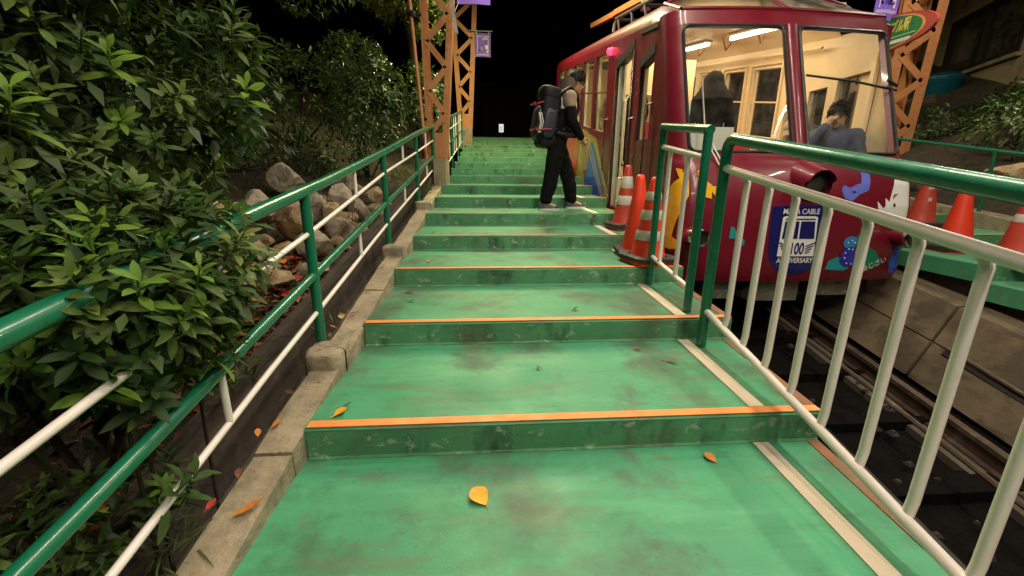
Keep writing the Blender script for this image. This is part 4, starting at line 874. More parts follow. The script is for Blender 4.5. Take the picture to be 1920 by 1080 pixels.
# ------------------------------------------------------------------ house and bin on the right bank
hb = empty('station_house', (9.9, 8, 2), 'dim plastered station house with a dark framed window on the right bank', 'house')
d0 = Vector((-.42, -.91, 0)); nrm = Vector((-.91, .42, 0)); p0 = Vector((11.6, 11.5, 0))
hp = lambda s, z, o: tuple(p0 + d0 * s + nrm * o + Vector((0, 0, z)))
def hbox(name, s0, s1, z0, z1, o0, o1, m, par=hb):
    mb = MB(); mb.box(s0, s1, z0, z1, o0, o1, lambda s, z, o: hp(s, z, o)); return mb.build(name, m, par)
hbox('wall', 0, 1.45, 1.5, 6.0, -3, 0, m_plaster); hbox('wall', 1.45, 4.0, 1.5, 3.42, -3, 0, m_plaster); hbox('wall', 1.45, 4.0, 4.65, 6.0, -3, 0, m_plaster); hbox('wall', 4.0, 8.5, 1.5, 6.0, -3, 0, m_plaster)
wd_ = hbox('window', 1.46, 3.99, 3.43, 4.64, -.12, -.08, m_glass_dk); hbox('blind', 1.46, 3.99, 3.43, 4.64, -.5, -.45, m_wood_dk)
for s0, s1, z0, z1 in ((1.452, 1.54, 3.424, 4.646), (2.66, 2.75, 3.52, 4.56), (3.91, 3.998, 3.424, 4.646), (1.54, 3.91, 3.424, 3.52), (1.54, 3.91, 4.56, 4.646)): hbox('frame', s0, s1, z0, z1, -.08, .03, m_wood_dk, wd_)
hbox('sill', 1.35, 4.1, 3.35, 3.418, .002, .10, m_conc, wd_)
hbox('eaves', -.5, 9, 6.0, 6.15, -3.5, .9, m_roofd)
mb = MB(); mb.tube([hp(.9, 1.6, .08), hp(.9, 6.0, .08)], .05, 8); mb.build('downpipe', m_dark, hb)
bn = empty('plastic_bin', (9.75, 9.0, 2.75), 'round-topped teal plastic bin below the station house window', 'bin')
mb = MB(); mb.lathe([(.001, .0), (.27, .0), (.30, .03), (.335, .30), (.36, .33), (.36, .36)], 20, (9.75, 9.0, 2.82)); mb.build('body', m_binteal, bn, smooth=True)
mb = MB(); mb.lathe([(.37, .365), (.37, .39), (.30, .45), (.15, .49), (.001, .495)], 20, (9.75, 9.0, 2.82)); mb.build('lid', m_binteal, bn, smooth=True)
mb = MB(); mb.box(9.2, 10.3, 8.5, 9.5, 1.5, 2.815); mb.build('bin_plinth', m_conc_dk, label='low dark plinth under the teal bin on the right bank', cat='plinth')
# shed and lit notice at the top of the steps
sh_ = empty('shed', (.8, 18.6, 2.4), 'dark timber shed with closed shutters at the top of the steps', 'shed')
for i in range(14):
    mb = MB(); mb.box(-1.2 + i * .3, -.905 + i * .3, 18.4, 18.43, 2.45, 4.6); mb.build('plank', m_wood_bk, sh_)
mb = MB(); mb.box(-1.3, 3.1, 18.2, 20.5, 4.6, 4.7); mb.box(-1.15, 2.95, 18.45, 20.3, 2.45, 4.58); mb.build('body', m_wood_bk, sh_)
no_ = empty('notice_board', (.8, 17.6, 2.42), 'small lit white notice on a post at the top of the steps', 'notice board')
mb = MB(); mb.box(.735, .915, 17.58, 17.6, 2.80, 3.10); mb.build('panel', m_notice, no_)
mb = MB(); mb.box(.72, .93, 17.603, 17.64, 2.785, 3.115); mb.tube([(.825, 17.66, 2.42), (.825, 17.66, 3.1)], .02, 6); mb.build('frame', m_dark, no_)
mb = MB()
for i in range(5): mb.box(.76, .89 - .02 * (i % 3), 17.574, 17.578, 2.85 + i * .04, 2.862 + i * .04)
mb.build('print', m_dark, no_)
# lamp fittings
for k, (x, y, z, tl, pw, ln) in enumerate(LAMPS):
    e = empty('lamp_fitting', (x, y, z), ['fluorescent lamp over the steps just behind the camera', 'fluorescent lamp over the steps in front of the car', 'second fluorescent lamp over the track pit', 'fluorescent lamp over the car nose', 'fluorescent lamp over the middle of the steps', 'fluorescent lamp over the upper steps', 'fluorescent lamp over the near end of the opposite platform', 'added unseen fluorescent lamp brightening the station house from over the opposite platform', 'fluorescent lamp on the low beam well behind the camera'][k], 'lamp')
    if tl < 0:
        mb = MB(); mb.box(x - ln / 2, x + ln / 2, y - .12, y - .03, z - .06, z + .06); mb.build('housing', m_wht_panel, e)
        mb = MB(); mb.tube([(x - ln / 2 + .05, y - .015, z), (x + ln / 2 - .05, y - .015, z)], .013, 8); mb.build('tube', m_tube, e); continue
    mb = MB()
    for dx0, dx1, dz0, dz1 in ((-.09, .09, .03, .05), (-.10, -.09, -.02, .05), (.09, .10, -.02, .05)): mb.box(x + dx0, x + dx1, y - ln / 2, y + ln / 2, z + dz0, z + dz1)
    mb.build('housing', m_wht_panel, e)
    mb = MB(); mb.tube([(x, y - ln / 2 + .05, z + .012), (x, y + ln / 2 - .05, z + .012)], .013, 8); mb.build('tube', m_tube, e)
    mb = MB()
    for s in (-.4, .4): mb.tube([(x, y + s * ln, z + .05), (x, y + s * ln, z + .6)], .008, 6)
    mb.build('hanger', m_steel_gr, e)
# ------------------------------------------------------------------ people
def capsule(bm, a, b, ra, rb, n=16):
    a, b = V(a), V(b); d = b - a; L = d.length
    d = d / L if L > 1e-6 else V((0, 0, 1))
    s = V((0, 1, 0)); s = s - d * s.dot(d)
    if s.length < .3: s = V((1, 0, 0)) - d * d.x
    s.normalize(); u = d.cross(s); rings = []
    for k in range(5): t = math.pi / 2 * (1 - k / 4); rings.append((a - d * (min(ra) * math.sin(t)), ra, max(.02, math.cos(t))))
    for k in range(5): t = math.pi / 2 * k / 4; rings.append((b + d * (min(rb) * math.sin(t)), rb, max(.02, math.cos(t))))
    vs = [[bm.verts.new(c + s * (r[0] * q * math.cos(2 * math.pi * j / n)) + u * (r[1] * q * math.sin(2 * math.pi * j / n))) for j in range(n)] for c, r, q in rings]
    for p, q in zip(vs[:-1], vs[1:]):
        for j in range(n): bm.faces.new((p[j], p[(j + 1) % n], q[(j + 1) % n], q[j]))
    bm.faces.new(vs[0][::-1]); bm.faces.new(vs[-1])
def skin_mesh(nodes, edges, root, sub=2):
    bm = bmesh.new(); rr = lambda r: r if isinstance(r, tuple) else (r, r)
    for a, b in edges: capsule(bm, nodes[a][0], nodes[b][0], rr(nodes[a][1]), rr(nodes[b][1]), 16 if sub > 1 else 10)
    bmesh.ops.recalc_face_normals(bm, faces=bm.faces); me = bpy.data.meshes.new('c'); bm.to_mesh(me); bm.free()
    for p in me.polygons: p.use_smooth = True
    return me
V = Vector
def union(meshes, voxel, sm=3):
    bm = bmesh.new()
    for m in meshes: bm.from_mesh(m)
    me = bpy.data.meshes.new('u'); bm.to_mesh(me); bm.free(); o = bpy.data.objects.new('u', me); COL.objects.link(o)
    r = o.modifiers.new('r', 'REMESH'); r.mode = 'VOXEL'; r.voxel_size = voxel; r.use_smooth_shade = True
    s = o.modifiers.new('s', 'SMOOTH'); s.factor = .5; s.iterations = sm
    dg = bpy.context.evaluated_depsgraph_get(); res = bpy.data.meshes.new_from_object(o.evaluated_get(dg)); bpy.data.objects.remove(o)
    for p in res.polygons: p.use_smooth = True
    return res
def ell(c, r, rot=(0, 0, 0), nu=20, nv=14, cut=None):
    M3 = Euler(rot).to_matrix(); c = Vector(c); mb = MB()
    mb.grid(lambda i, j: tuple(c + M3 @ Vector((r[0] * math.sin(math.pi * j / (nv - 1)) * math.cos(2 * math.pi * i / nu), r[1] * math.sin(math.pi * j / (nv - 1)) * math.sin(2 * math.pi * i / nu), r[2] * math.cos(math.pi * j / (nv - 1))))), nu + 1, nv)
    return mb
def ell_mesh(*a, **k):
    me = bpy.data.meshes.new('e'); mb = ell(*a, **k); me.from_pydata(mb.v, [], mb.f)
    bm = bmesh.new(); bm.from_mesh(me); bmesh.ops.remove_doubles(bm, verts=bm.verts, dist=1e-5); bmesh.ops.recalc_face_normals(bm, faces=bm.faces); bm.to_mesh(me); bm.free(); return me
V = Vector
def hand(wr, el, thumb_dir, curl, size=1.0):
    """palm and five fingers as separate chains; wr wrist, el elbow, thumb_dir unit vector, curl vector the fingers bend to"""
    d = (V(wr) - V(el)).normalized(); t = V(thumb_dir); t = (t - d * t.dot(d)).normalized(); c = V(curl); c = (c - d * c.dot(d) - t * t.dot(c)).normalized()
    out = []; w_ = V(wr)
    pn = {'a': (w_, .026 * size), 'b': (w_ + d * .045 * size, (.036 * size, .018 * size)), 'c': (w_ + d * .085 * size, (.038 * size, .015 * size))}
    out.append(skin_mesh(pn, [('a', 'b'), ('b', 'c')], 'a', 1))
    for k, (off, ln) in enumerate(((.030, .068), (.011, .078), (-.009, .073), (-.028, .056))):
        b = w_ + d * .078 * size + t * off * size; l = ln * size
        p1 = b + (d * .9 + c * .35).normalized() * l * .45; p2 = p1 + (d * .55 + c * .8).normalized() * l * .33; p3 = p2 + (d * .15 + c).normalized() * l * .25
        out.append(skin_mesh({'a': (b, .0095 * size), 'b': (p1, .0088 * size), 'c': (p2, .0080 * size), 'd': (p3, .0068 * size)}, [('a', 'b'), ('b', 'c'), ('c', 'd')], 'a', 1))
    b = w_ + d * .025 * size + t * .024 * size; p1 = b + (d * .5 + t * .8 + c * .2).normalized() * .038 * size; p2 = p1 + (d * .85 + t * .25 + c * .3).normalized() * .032 * size
    out.append(skin_mesh({'a': (b, .012 * size), 'b': (p1, .0105 * size), 'c': (p2, .0085 * size)}, [('a', 'b'), ('b', 'c')], 'a', 1))
    return out
def person(loc, rz_, label, J, top, low, hair=True, vox=.011, cap=None, hood=None, sleeve=None, shoes=True, glasses=False, head_dir=(1, 0, -.2), seated=False, group=None):
    e = empty('person', loc, label, 'person', group); e.rotation_euler = (0, 0, rz_)
    g = lambda n: V(J[n])
    hc = g('head'); f = V(head_dir).normalized(); rotz = math.atan2(f.y, f.x); pitch = -math.asin(f.z)
    HM = Euler((0, pitch, rotz)).to_matrix(); hp_ = lambda x, y, z: tuple(hc + HM @ V((x, y, z)))
    nodes = {'pel': (g('pel'), (.145, .115)), 'sp': (g('sp'), (.135, .105)), 'ch': (g('ch'), (.155, .115)), 'nb': (g('nb'), .07), 'nk': (g('nk'), .056), 'hd': (tuple(hc - V((0, 0, .03))), .07)}
    ed = [('pel', 'sp'), ('sp', 'ch'), ('ch', 'nb'), ('nb', 'nk'), ('nk', 'hd')]
    for s in 'RL':
        nodes.update({'sh' + s: (g('sh' + s), .062), 'el' + s: (g('el' + s), .044), 'wr' + s: (g('wr' + s), .029), 'hp' + s: (g('hp' + s), .088), 'kn' + s: (g('kn' + s), .058), 'an' + s: (g('an' + s), .04), 'to' + s: (g('to' + s), .035)})
        ed += [('ch', 'sh' + s), ('sh' + s, 'el' + s), ('el' + s, 'wr' + s), ('pel', 'hp' + s), ('hp' + s, 'kn' + s), ('kn' + s, 'an' + s), ('an' + s, 'to' + s)]
    ms = [skin_mesh(nodes, ed, 'pel', 2)]
    R3 = (0, pitch, rotz)
    ms += [ell_mesh(hp_(-.008, 0, .022), (.096, .077, .098), R3), ell_mesh(hp_(.028, 0, -.045), (.066, .056, .068), R3), ell_mesh(hp_(.094, 0, -.018), (.020, .012, .024), R3), ell_mesh(hp_(.066, 0, -.095), (.024, .024, .02), R3)]
    for s in (-1, 1): ms += [ell_mesh(hp_(-.005, s * .078, -.012), (.02, .011, .032), R3)]
    for s, side in (('R', -1), ('L', 1)):
        ms += hand(J['wr' + s], J['el' + s], J.get('th' + s, (1, 0, .2)), J.get('cu' + s, (0, -side, -.2)))
    me = union(ms, vox); me.materials.append(m_skin); link('body', me, e, True)
    # face
    for s in (-1, 1):
        mb = ell(hp_(.083, s * .031, .006), (.009, .013, .008), R3, 10, 8); link('eye', mb.mesh(m_black, True), e, True)
        mb = ell(hp_(.087, s * .031, .028), (.008, .02, .004), R3, 10, 6); link('eyebrow', mb.mesh(m_hair, True), e, True)
    mb = ell(hp_(.086, 0, -.062), (.008, .022, .0045), R3, 10, 6); link('mouth', mb.mesh(m_pink if False else m_lbrn, True), e, True)
    if glasses:
        mb = MB()
        for s in (-1, 1): mb.tube([hp_(.102, s * .032 + .022 * math.cos(a * .628), .004 + .018 * math.sin(a * .628)) for a in range(11)], .0025, 5, False); mb.tube([hp_(.10, s * .054, .008), hp_(.0, s * .084, .01)], .0025, 5)
        mb.tube([hp_(.104, -.01, .008), hp_(.104, .01, .008)], .0025, 5); link('glasses', mb.mesh(m_alu, True), e, True)
    if hair:
        mb = MB(); random.seed(int(loc[0] * 100))
        def hr_(i, j):
            a = 2 * math.pi * i / 28; t = math.pi * .62 * j / 12
            front = max(0, math.cos(a)); lim = 1 - .36 * front ** 1.5 if j else 1; t *= lim
            k = 1.05 + .13 * mnoise.noise((i * 2.3, j * 1.3, loc[0])) + .05 * math.sin(i * 2.7 + j * 1.3)
            return hp_(-.012 + .111 * k * math.sin(t) * math.cos(a), .090 * k * math.sin(t) * math.sin(a), .028 + .110 * k * math.cos(t))
        mb.grid(hr_, 29, 13); rn = random.Random(int(loc[0] * 977))
        for _ in range(230):
            i_, j_ = rn.uniform(0, 28), rn.uniform(.3, 12) ; p = V(hr_(i_, j_)); o_ = (p - hc).normalized(); dn = V((0, 0, -1)) - o_ * (-o_.z)
            leaf_geo(mb, p - o_ * .012, (dn * .8 + o_ * .45 + HM @ V((rn.uniform(-.2, .6), rn.uniform(-.5, .5), 0))).normalized(), o_, rn.uniform(.03, .055), .012, .3, .2, 2)
        link('hair', mb.mesh(m_hair, True), e, True)
    if cap:
        mb = MB(); mb.grid(lambda i, j: hp_(-.01 + .116 * math.sin(1.45 * j / 8) * math.cos(i * .2618), .096 * math.sin(1.45 * j / 8) * math.sin(i * .2618), .03 + .105 * math.cos(1.45 * j / 8)), 25, 9)
        mb.grid(lambda i, j: hp_(.09 + .075 * j / 3, -.07 + .14 * i / 8, .040 - .012 * j - .10 * abs(-.07 + .14 * i / 8) * j), 9, 4); link('cap', mb.mesh(cap, True), e, True)
    if hood:
        mb = MB()
        def hd_(i, j):
            ph = 2 * math.pi * i / 24; th = math.pi * .93 * j / 14; k = 1 + .05 * mnoise.noise((i * .6, j * .6, 2))
            r = .128 * math.sin(th) if th < 1.7 else .127 + .10 * (th - 1.7)
            z = .135 * math.cos(th) if th < 1.7 else -.017 - .17 * (th - 1.7)
            return tuple(hc + V((-.015 + r * k * math.cos(ph), r * k * math.sin(ph), .02 + z)))
        mb.grid(hd_, 25, 15); link('hood', mb.mesh(hood, True), e, True)
    # clothes: a jacket that follows trunk and arms, trousers, shoes
    jn = {'pel': (g('pel') + V((0, 0, -.03)), (.175, .145)), 'sp': (g('sp'), (.17, .14)), 'ch': (g('ch'), (.185, .145)), 'nb': (g('nb') + V((0, 0, -.012)), (.092, .085))}
    je = [('pel', 'sp'), ('sp', 'ch'), ('ch', 'nb')]
    for s in 'RL':
        m_ = g('el' + s) * .35 + g('sh' + s) * .65
        jn.update({'sh' + s: (g('sh' + s), .083), 'm' + s: (m_, .070)}); je += [('ch', 'sh' + s), ('sh' + s, 'm' + s)]
        if not sleeve:
            jn.update({'el' + s: (g('el' + s), .064), 'wr' + s: (g('wr' + s) * .93 + g('el' + s) * .07, .046)}); je += [('m' + s, 'el' + s), ('el' + s, 'wr' + s)]
        else:
            q = {'a': (m_ * .75 + g('el' + s) * .25, .068), 'b': (g('el' + s), .067), 'c': (g('wr' + s) * .5 + g('el' + s) * .5, .058), 'd': (g('wr' + s) * .95 + g('el' + s) * .05, .045)}
            me = union([skin_mesh(q, [('a', 'b'), ('b', 'c'), ('c', 'd')], 'a', 2)], .012, 5); me.materials.append(sleeve); link('sleeve', me, e, True)
    me = union([skin_mesh(jn, je, 'pel', 2)], .012, 10)
    for v in me.vertices:
        k = mnoise.noise(v.co * 9) * .010 + mnoise.noise(v.co * 23) * .004; v.co += v.normal * k
    me.materials.append(top)
    if sleeve:
        me.materials.append(sleeve)
        for p in me.polygons:
            if p.center.z < 1.24: p.material_index = 1
    link('jacket', me, e, True)
    pn = {'pel': (g('pel'), (.165, .135))}; pe = []
    for s in 'RL':
        kn, an = g('kn' + s), g('an' + s)
        pn.update({'hp' + s: (g('hp' + s), .122), 'th' + s: ((g('hp' + s) + kn) / 2, .115), 'kn' + s: (kn, .098), 'cf' + s: ((kn + an) / 2, .094), 'an' + s: (an + (kn - an).normalized() * .06, .082)}); pe += [('pel', 'hp' + s), ('hp' + s, 'th' + s), ('th' + s, 'kn' + s), ('kn' + s, 'cf' + s), ('cf' + s, 'an' + s)]
    me = union([skin_mesh(pn, pe, 'pel', 2)], .012, 8)
    for v in me.vertices: v.co += v.normal * (mnoise.noise(v.co * 8) * .010 + mnoise.noise((v.co.x * 6, v.co.y * 6, v.co.z * 26)) * .006)
    me.materials.append(low); link('trousers', me, e, True)
    if shoes:
        for s in 'RL':
            a = g('an' + s); d = g('to' + s) - a; d.z = 0; d.normalize(); n_ = V((-d.y, d.x, 0))
            def sp_(t, wv, z): return tuple(a + d * t + n_ * wv + V((0, 0, z - a.z)))
            out = [(-.085, .03), (-.06, .042), (.0, .042), (.08, .048), (.15, .046), (.185, .03), (.198, .0)]
            pl_ = [(t, w_) for t, w_ in out] + [(t, -w_) for t, w_ in out[-2::-1]]
            z0 = g('to' + s).z - .035
            mb = MB(); mb.prism(pl_, lambda t, w_: sp_(t, w_, z0), lambda t, w_: sp_(t * 1.01, w_ * 1.05, z0 + .03)); so = link('shoe_sole', mb.mesh(m_wprint), e, True)
            prof = [(.03, 1.0), (.06, .97), (.085, .80), (.10, .55)]
            mb = MB(); vs = []; m2 = len(pl_)
            for z, k in prof:
                for t, w_ in pl_: vs.append(sp_((t - .03) * (1 - .55 * max(0, (z - .03)) / .08 * (1 if t > .03 else .15)) + .03, w_ * k, z0 + z * (1 - .35 * max(0, t) / .2) + .0))
            mb.add(vs, [(a_ * m2 + i, a_ * m2 + (i + 1) % m2, (a_ + 1) * m2 + (i + 1) % m2, (a_ + 1) * m2 + i) for a_ in range(3) for i in range(m2)] + [tuple(range(3 * m2, 4 * m2))]); link('shoe_upper', mb.mesh(m_shoe, True, 60), e, True)
            mb = MB(); mb.prism([(-.09, .05), (-.02, .052), (.0, .0), (-.02, -.052), (-.09, -.05)], lambda t, w_: sp_(t, w_, z0 + .031), lambda t, w_: sp_(t * .95, w_ * .9, z0 + .085)); link('shoe_heel', mb.mesh(m_shoed), e, True)
            mb = MB(); mb.prism([(.13, .049), (.17, .044), (.2, 0), (.17, -.044), (.13, -.049)], lambda t, w_: sp_(t, w_, z0 + .031), lambda t, w_: sp_(t * .97, w_ * .92, z0 + .058)); link('shoe_toe', mb.mesh(m_shoed), e, True)
            for k in range(4):
                mb = MB(); t = .05 + .022 * k; mb.tube([sp_(t, -.024, z0 + .098 - .009 * k), sp_(t + .004, 0, z0 + .106 - .009 * k), sp_(t, .024, z0 + .098 - .009 * k)], .004, 5); link('shoe_lace', mb.mesh(m_wst), e, True)
    return e
WALK = dict(pel=(-.07, 0, .95), sp=(-.05, 0, 1.12), ch=(.01, 0, 1.30), nb=(.085, 0, 1.435), nk=(.125, 0, 1.475), head=(.165, -.01, 1.58),
            shR=(.02, -.19, 1.375), shL=(.02, .19, 1.375), elR=(.03, -.255, 1.10), elL=(.08, .24, 1.11), wrR=(.19, -.20, .90), wrL=(.25, .16, .96),
            hpR=(-.09, -.10, .89), knR=(-.16, -.13, .49), anR=(-.25, -.13, .09), toR=(-.12, -.15, .035),
            hpL=(-.05, .10, .89), knL=(.13, .12, .50), anL=(.23, .12, .09), toL=(.36, .11, .035))
walker = person((1.05, 5.66, tZ(5)), R(10), 'person in black trousers and taupe jacket with a big backpack stepping towards the car door', WALK, m_tan, m_blk, sleeve=m_blk, glasses=True, head_dir=(1, -.18, -.42), vox=.008)
mb = MB()
def collar(i, j):
    a = 2 * math.pi * i / 20; r = .085 + .03 * j / 4 + .012 * math.sin(3 * a); return (.075 + r * math.cos(a) * .95 - .035 * (1 - j / 4), r * math.sin(a), 1.42 + .035 * j + .05 * (1 if math.cos(a) < 0 else 0) * j / 4)
mb.grid(collar, 21, 5); link('collar_hood', mb.mesh(m_hood, True), walker, True)
# backpack (carried: its own thing)
bp = empty('backpack', (.72, 5.66, tZ(5) + .9), 'large black hiking backpack with red webbing and white loops worn by the standing person', 'backpack')
def sblock(c, d, e_=.35, k=1.0, rot=0, amp=.008):
    mb = MB()
    def f_(i, j):
        th = math.pi * (j / 16 - .5); ph = 2 * math.pi * i / 28; sg_ = lambda x: math.copysign(abs(x) ** e_, x)
        p = V((d[0] * sg_(math.cos(th)) * sg_(math.cos(ph)), d[1] * sg_(math.cos(th)) * sg_(math.sin(ph)), d[2] * sg_(math.sin(th))))
        p += p.normalized() * amp * mnoise.noise(p * 14 + V(c) * 3)
        ca, sa = math.cos(rot), math.sin(rot); p = V((p.x * ca + p.z * sa, p.y, -p.x * sa + p.z * ca)); return tuple(V(c) + p)
    mb.grid(f_, 29, 17); return mb
bz = tZ(5)
for nm, c, d, rot, m_, e_ in (('main_bag', (.71, 5.66, bz + 1.15), (.14, .165, .33), .16, m_pack, .45), ('lid', (.745, 5.66, bz + 1.41), (.15, .165, .085), .2, m_pack, .5), ('front_pocket', (.575, 5.66, bz + 1.08), (.06, .13, .19), .16, m_packb, .5),
                              ('side_pocket', (.69, 5.485, bz + 1.06), (.09, .035, .17), .16, m_packb, .55), ('side_pocket', (.69, 5.835, bz + 1.06), (.09, .035, .17), .16, m_packb, .55), ('bottom_compartment', (.70, 5.66, bz + .86), (.14, .16, .085), .1, m_pack, .5)):
    sblock(c, d, e_, rot=rot).build(nm, m_, bp, smooth=True, sharp=80)
for yy in (5.52, 5.80):
    mb = MB(); mb.tube([(.83, yy, bz + 1.40), (.98, yy, bz + 1.485), (1.09, yy, bz + 1.40), (1.11, yy - .0, bz + 1.25), (1.04, yy, bz + 1.08), (.88, yy, bz + .98)], .024, 8); mb.build('shoulder_strap', m_pack, bp, smooth=True)
mb = MB(); mb.tube([(.80, 5.49, bz + .95), (.95, 5.44, bz + .92), (1.08, 5.50, bz + .93), (1.13, 5.66, bz + .94)], .028, 8); mb.build('hip_belt', m_pack, bp, smooth=True)
for pts, r in (([(.515, 5.58, 1.30), (.50, 5.66, 1.285), (.515, 5.76, 1.30)], .012), ([(.52, 5.50, 1.0), (.495, 5.6, .985), (.51, 5.76, 1.0)], .014), ([(.60, 5.47, 1.30), (.52, 5.50, 1.28), (.49, 5.53, 1.26)], .010), ([(.70, 5.44, .985), (.60, 5.45, .985), (.5, 5.48, .975)], .012)):
    mb = MB(); mb.tube([(x, y, bz + z) for x, y, z in pts], r, 6); mb.build('red_strap', m_packr, bp)
mb = MB(); mb.tube([(.545, 5.49, bz + 1.18), (.56, 5.46, bz + 1.06), (.535, 5.475, bz + .95)], .013, 6); mb.tube([(.575, 5.49, bz + 1.18), (.59, 5.455, bz + 1.06), (.56, 5.47, bz + .95)], .007, 6); mb.build('white_loop', m_wst, bp)
mb = MB(); mb.tube([(.84, 5.47, bz + 1.36), (.85, 5.465, bz + 1.24)], .006, 6); mb.lathe([(.004, 0), (.014, .006), (.014, .02), (.004, .026)], 8, (.855, 5.455, bz + 1.225)); mb.build('buckle', m_wst, bp)
mb = MB()
for zz in (.95, 1.05, 1.16): mb.tube([(.60, 5.475, bz + zz), (.70, 5.448, bz + zz + .02), (.80, 5.48, bz + zz + .05)], .006, 5)
mb.build('compression_strap', m_packb, bp)

bp.scale = (.92, .96, 1); bp.rotation_euler = (0, 0, R(10)); bp.location = (.845, 5.575, tZ(5) + .9)
STAND = dict(pel=(0, 0, .95), sp=(.0, 0, 1.12), ch=(.01, 0, 1.30), nb=(.0, 0, 1.46), nk=(.01, 0, 1.50), head=(.03, 0, 1.61), shR=(.0, -.185, 1.39), shL=(.0, .185, 1.39), elR=(-.02, -.26, 1.11), elL=(-.02, .26, 1.11), wrR=(.10, -.23, .88), wrL=(.10, .23, .88),
             hpR=(0, -.095, .89), knR=(.02, -.10, .49), anR=(0, -.10, .09), toR=(.13, -.11, .035), hpL=(0, .095, .89), knL=(.02, .10, .49), anL=(0, .10, .09), toL=(.13, .11, .035))
SIT = dict(STAND, pel=(0, 0, .55), sp=(-.03, 0, .72), ch=(-.02, 0, .92), nb=(.0, 0, 1.07), nk=(.01, 0, 1.11), head=(.04, 0, 1.22), shR=(-.01, -.185, 1.0), shL=(-.01, .185, 1.0), elR=(.05, -.24, .73), elL=(.05, .24, .73), wrR=(.27, -.13, .66), wrL=(.27, .13, .66),
           hpR=(.03, -.095, .53), knR=(.43, -.11, .50), anR=(.42, -.11, .09), toR=(.55, -.12, .035), hpL=(.03, .095, .53), knL=(.43, .11, .50), anL=(.42, .11, .09), toL=(.55, .12, .035))
hooded = person((3.05, 5.75, .725), R(80), 'person in a black hooded coat standing behind the left windscreen', STAND, m_blk, m_blk, hair=True, hood=m_blk, vox=.014, head_dir=(1, 0, -.1))
PH = dict(SIT, elR=(.12, -.29, .84), wrR=(.15, -.13, 1.10), thR=(-.3, .2, 1), cuR=(-1, .3, 0), elL=(.10, .25, .72), wrL=(.25, .10, .72), head=(.07, -.03, 1.20), knR=(.33, -.11, .56), knL=(.33, .11, .56), anR=(.30, -.11, .25), anL=(.30, .11, .25), toR=(.42, -.12, .2), toL=(.42, .12, .2))
bluej = person((3.88, 4.58, .60), R(-118), 'seated person in a slate blue jacket with one hand raised behind the right windscreen', PH, m_bluej, m_blk, vox=.010, head_dir=(1, -.25, -.35))
capman = person((3.72, 5.05, .47), R(-140), 'seated person in a beige cap and dark coat beside the red seat', dict(PH, elR=SIT['elR'], wrR=SIT['wrR'], thR=(1, 0, .2), cuR=(0, 1, -.2), head=SIT['head']), m_blk, m_blk, hair=False, cap=m_cap, vox=.014, head_dir=(1, 0, -.35))
rear1 = person((2.35, 7.0, 1.02), R(-120), 'person in dark clothes standing inside at the side window next to the car door', STAND, m_blk, m_blk, vox=.014, head_dir=(1, .1, -.1))
rear2 = person((2.55, 8.3, 1.10), R(-100), 'person in a brown coat inside the car at the second side window', STAND, m_hood, m_blk, vox=.014, head_dir=(1, .1, -.1))
# ------------------------------------------------------------------ boulders beside the handrail
random.seed(21)
def boulder(c, r, m, label, group=None, seed=1):
    rnd = random.Random(seed); planes = []
    for _ in range(11):
        n_ = V((rnd.gauss(0, 1), rnd.gauss(0, 1), rnd.gauss(.2, .8))).normalized(); planes.append((n_, rnd.uniform(.60, .92)))
    bm = bmesh.new(); bmesh.ops.create_icosphere(bm, subdivisions=4, radius=1)
    for v in bm.verts:
        d = v.co.normalized(); k = 1.12
        for n_, h in planes:
            q = d.dot(n_)
            if q > .05: k = min(k, h / q)
        k += .07 * mnoise.noise(d * 2.5 + V((seed, 0, 0))) + .035 * mnoise.noise(d * 7 + V((seed, 4, 0))) + .014 * mnoise.noise(d * 19 + V((seed, 4, 0))); v.co = d * k
        v.co = V((v.co.x * r[0], v.co.y * r[1], v.co.z * r[2]))
    bmesh.ops.rotate(bm, verts=bm.verts, matrix=Matrix.Rotation(rnd.uniform(0, 6.28), 3, 'Z'))
    for f in bm.faces: f.smooth = True
    for e in bm.edges:
        if len(e.link_faces) == 2 and e.calc_face_angle(0) > R(28): e.smooth = False
    me = bpy.data.meshes.new('rock'); bm.to_mesh(me); bm.free(); me.materials.append(m)
    o = bpy.data.objects.new('boulder', me); o.location = c; COL.objects.link(o); return tag(o, label, 'boulder', group)
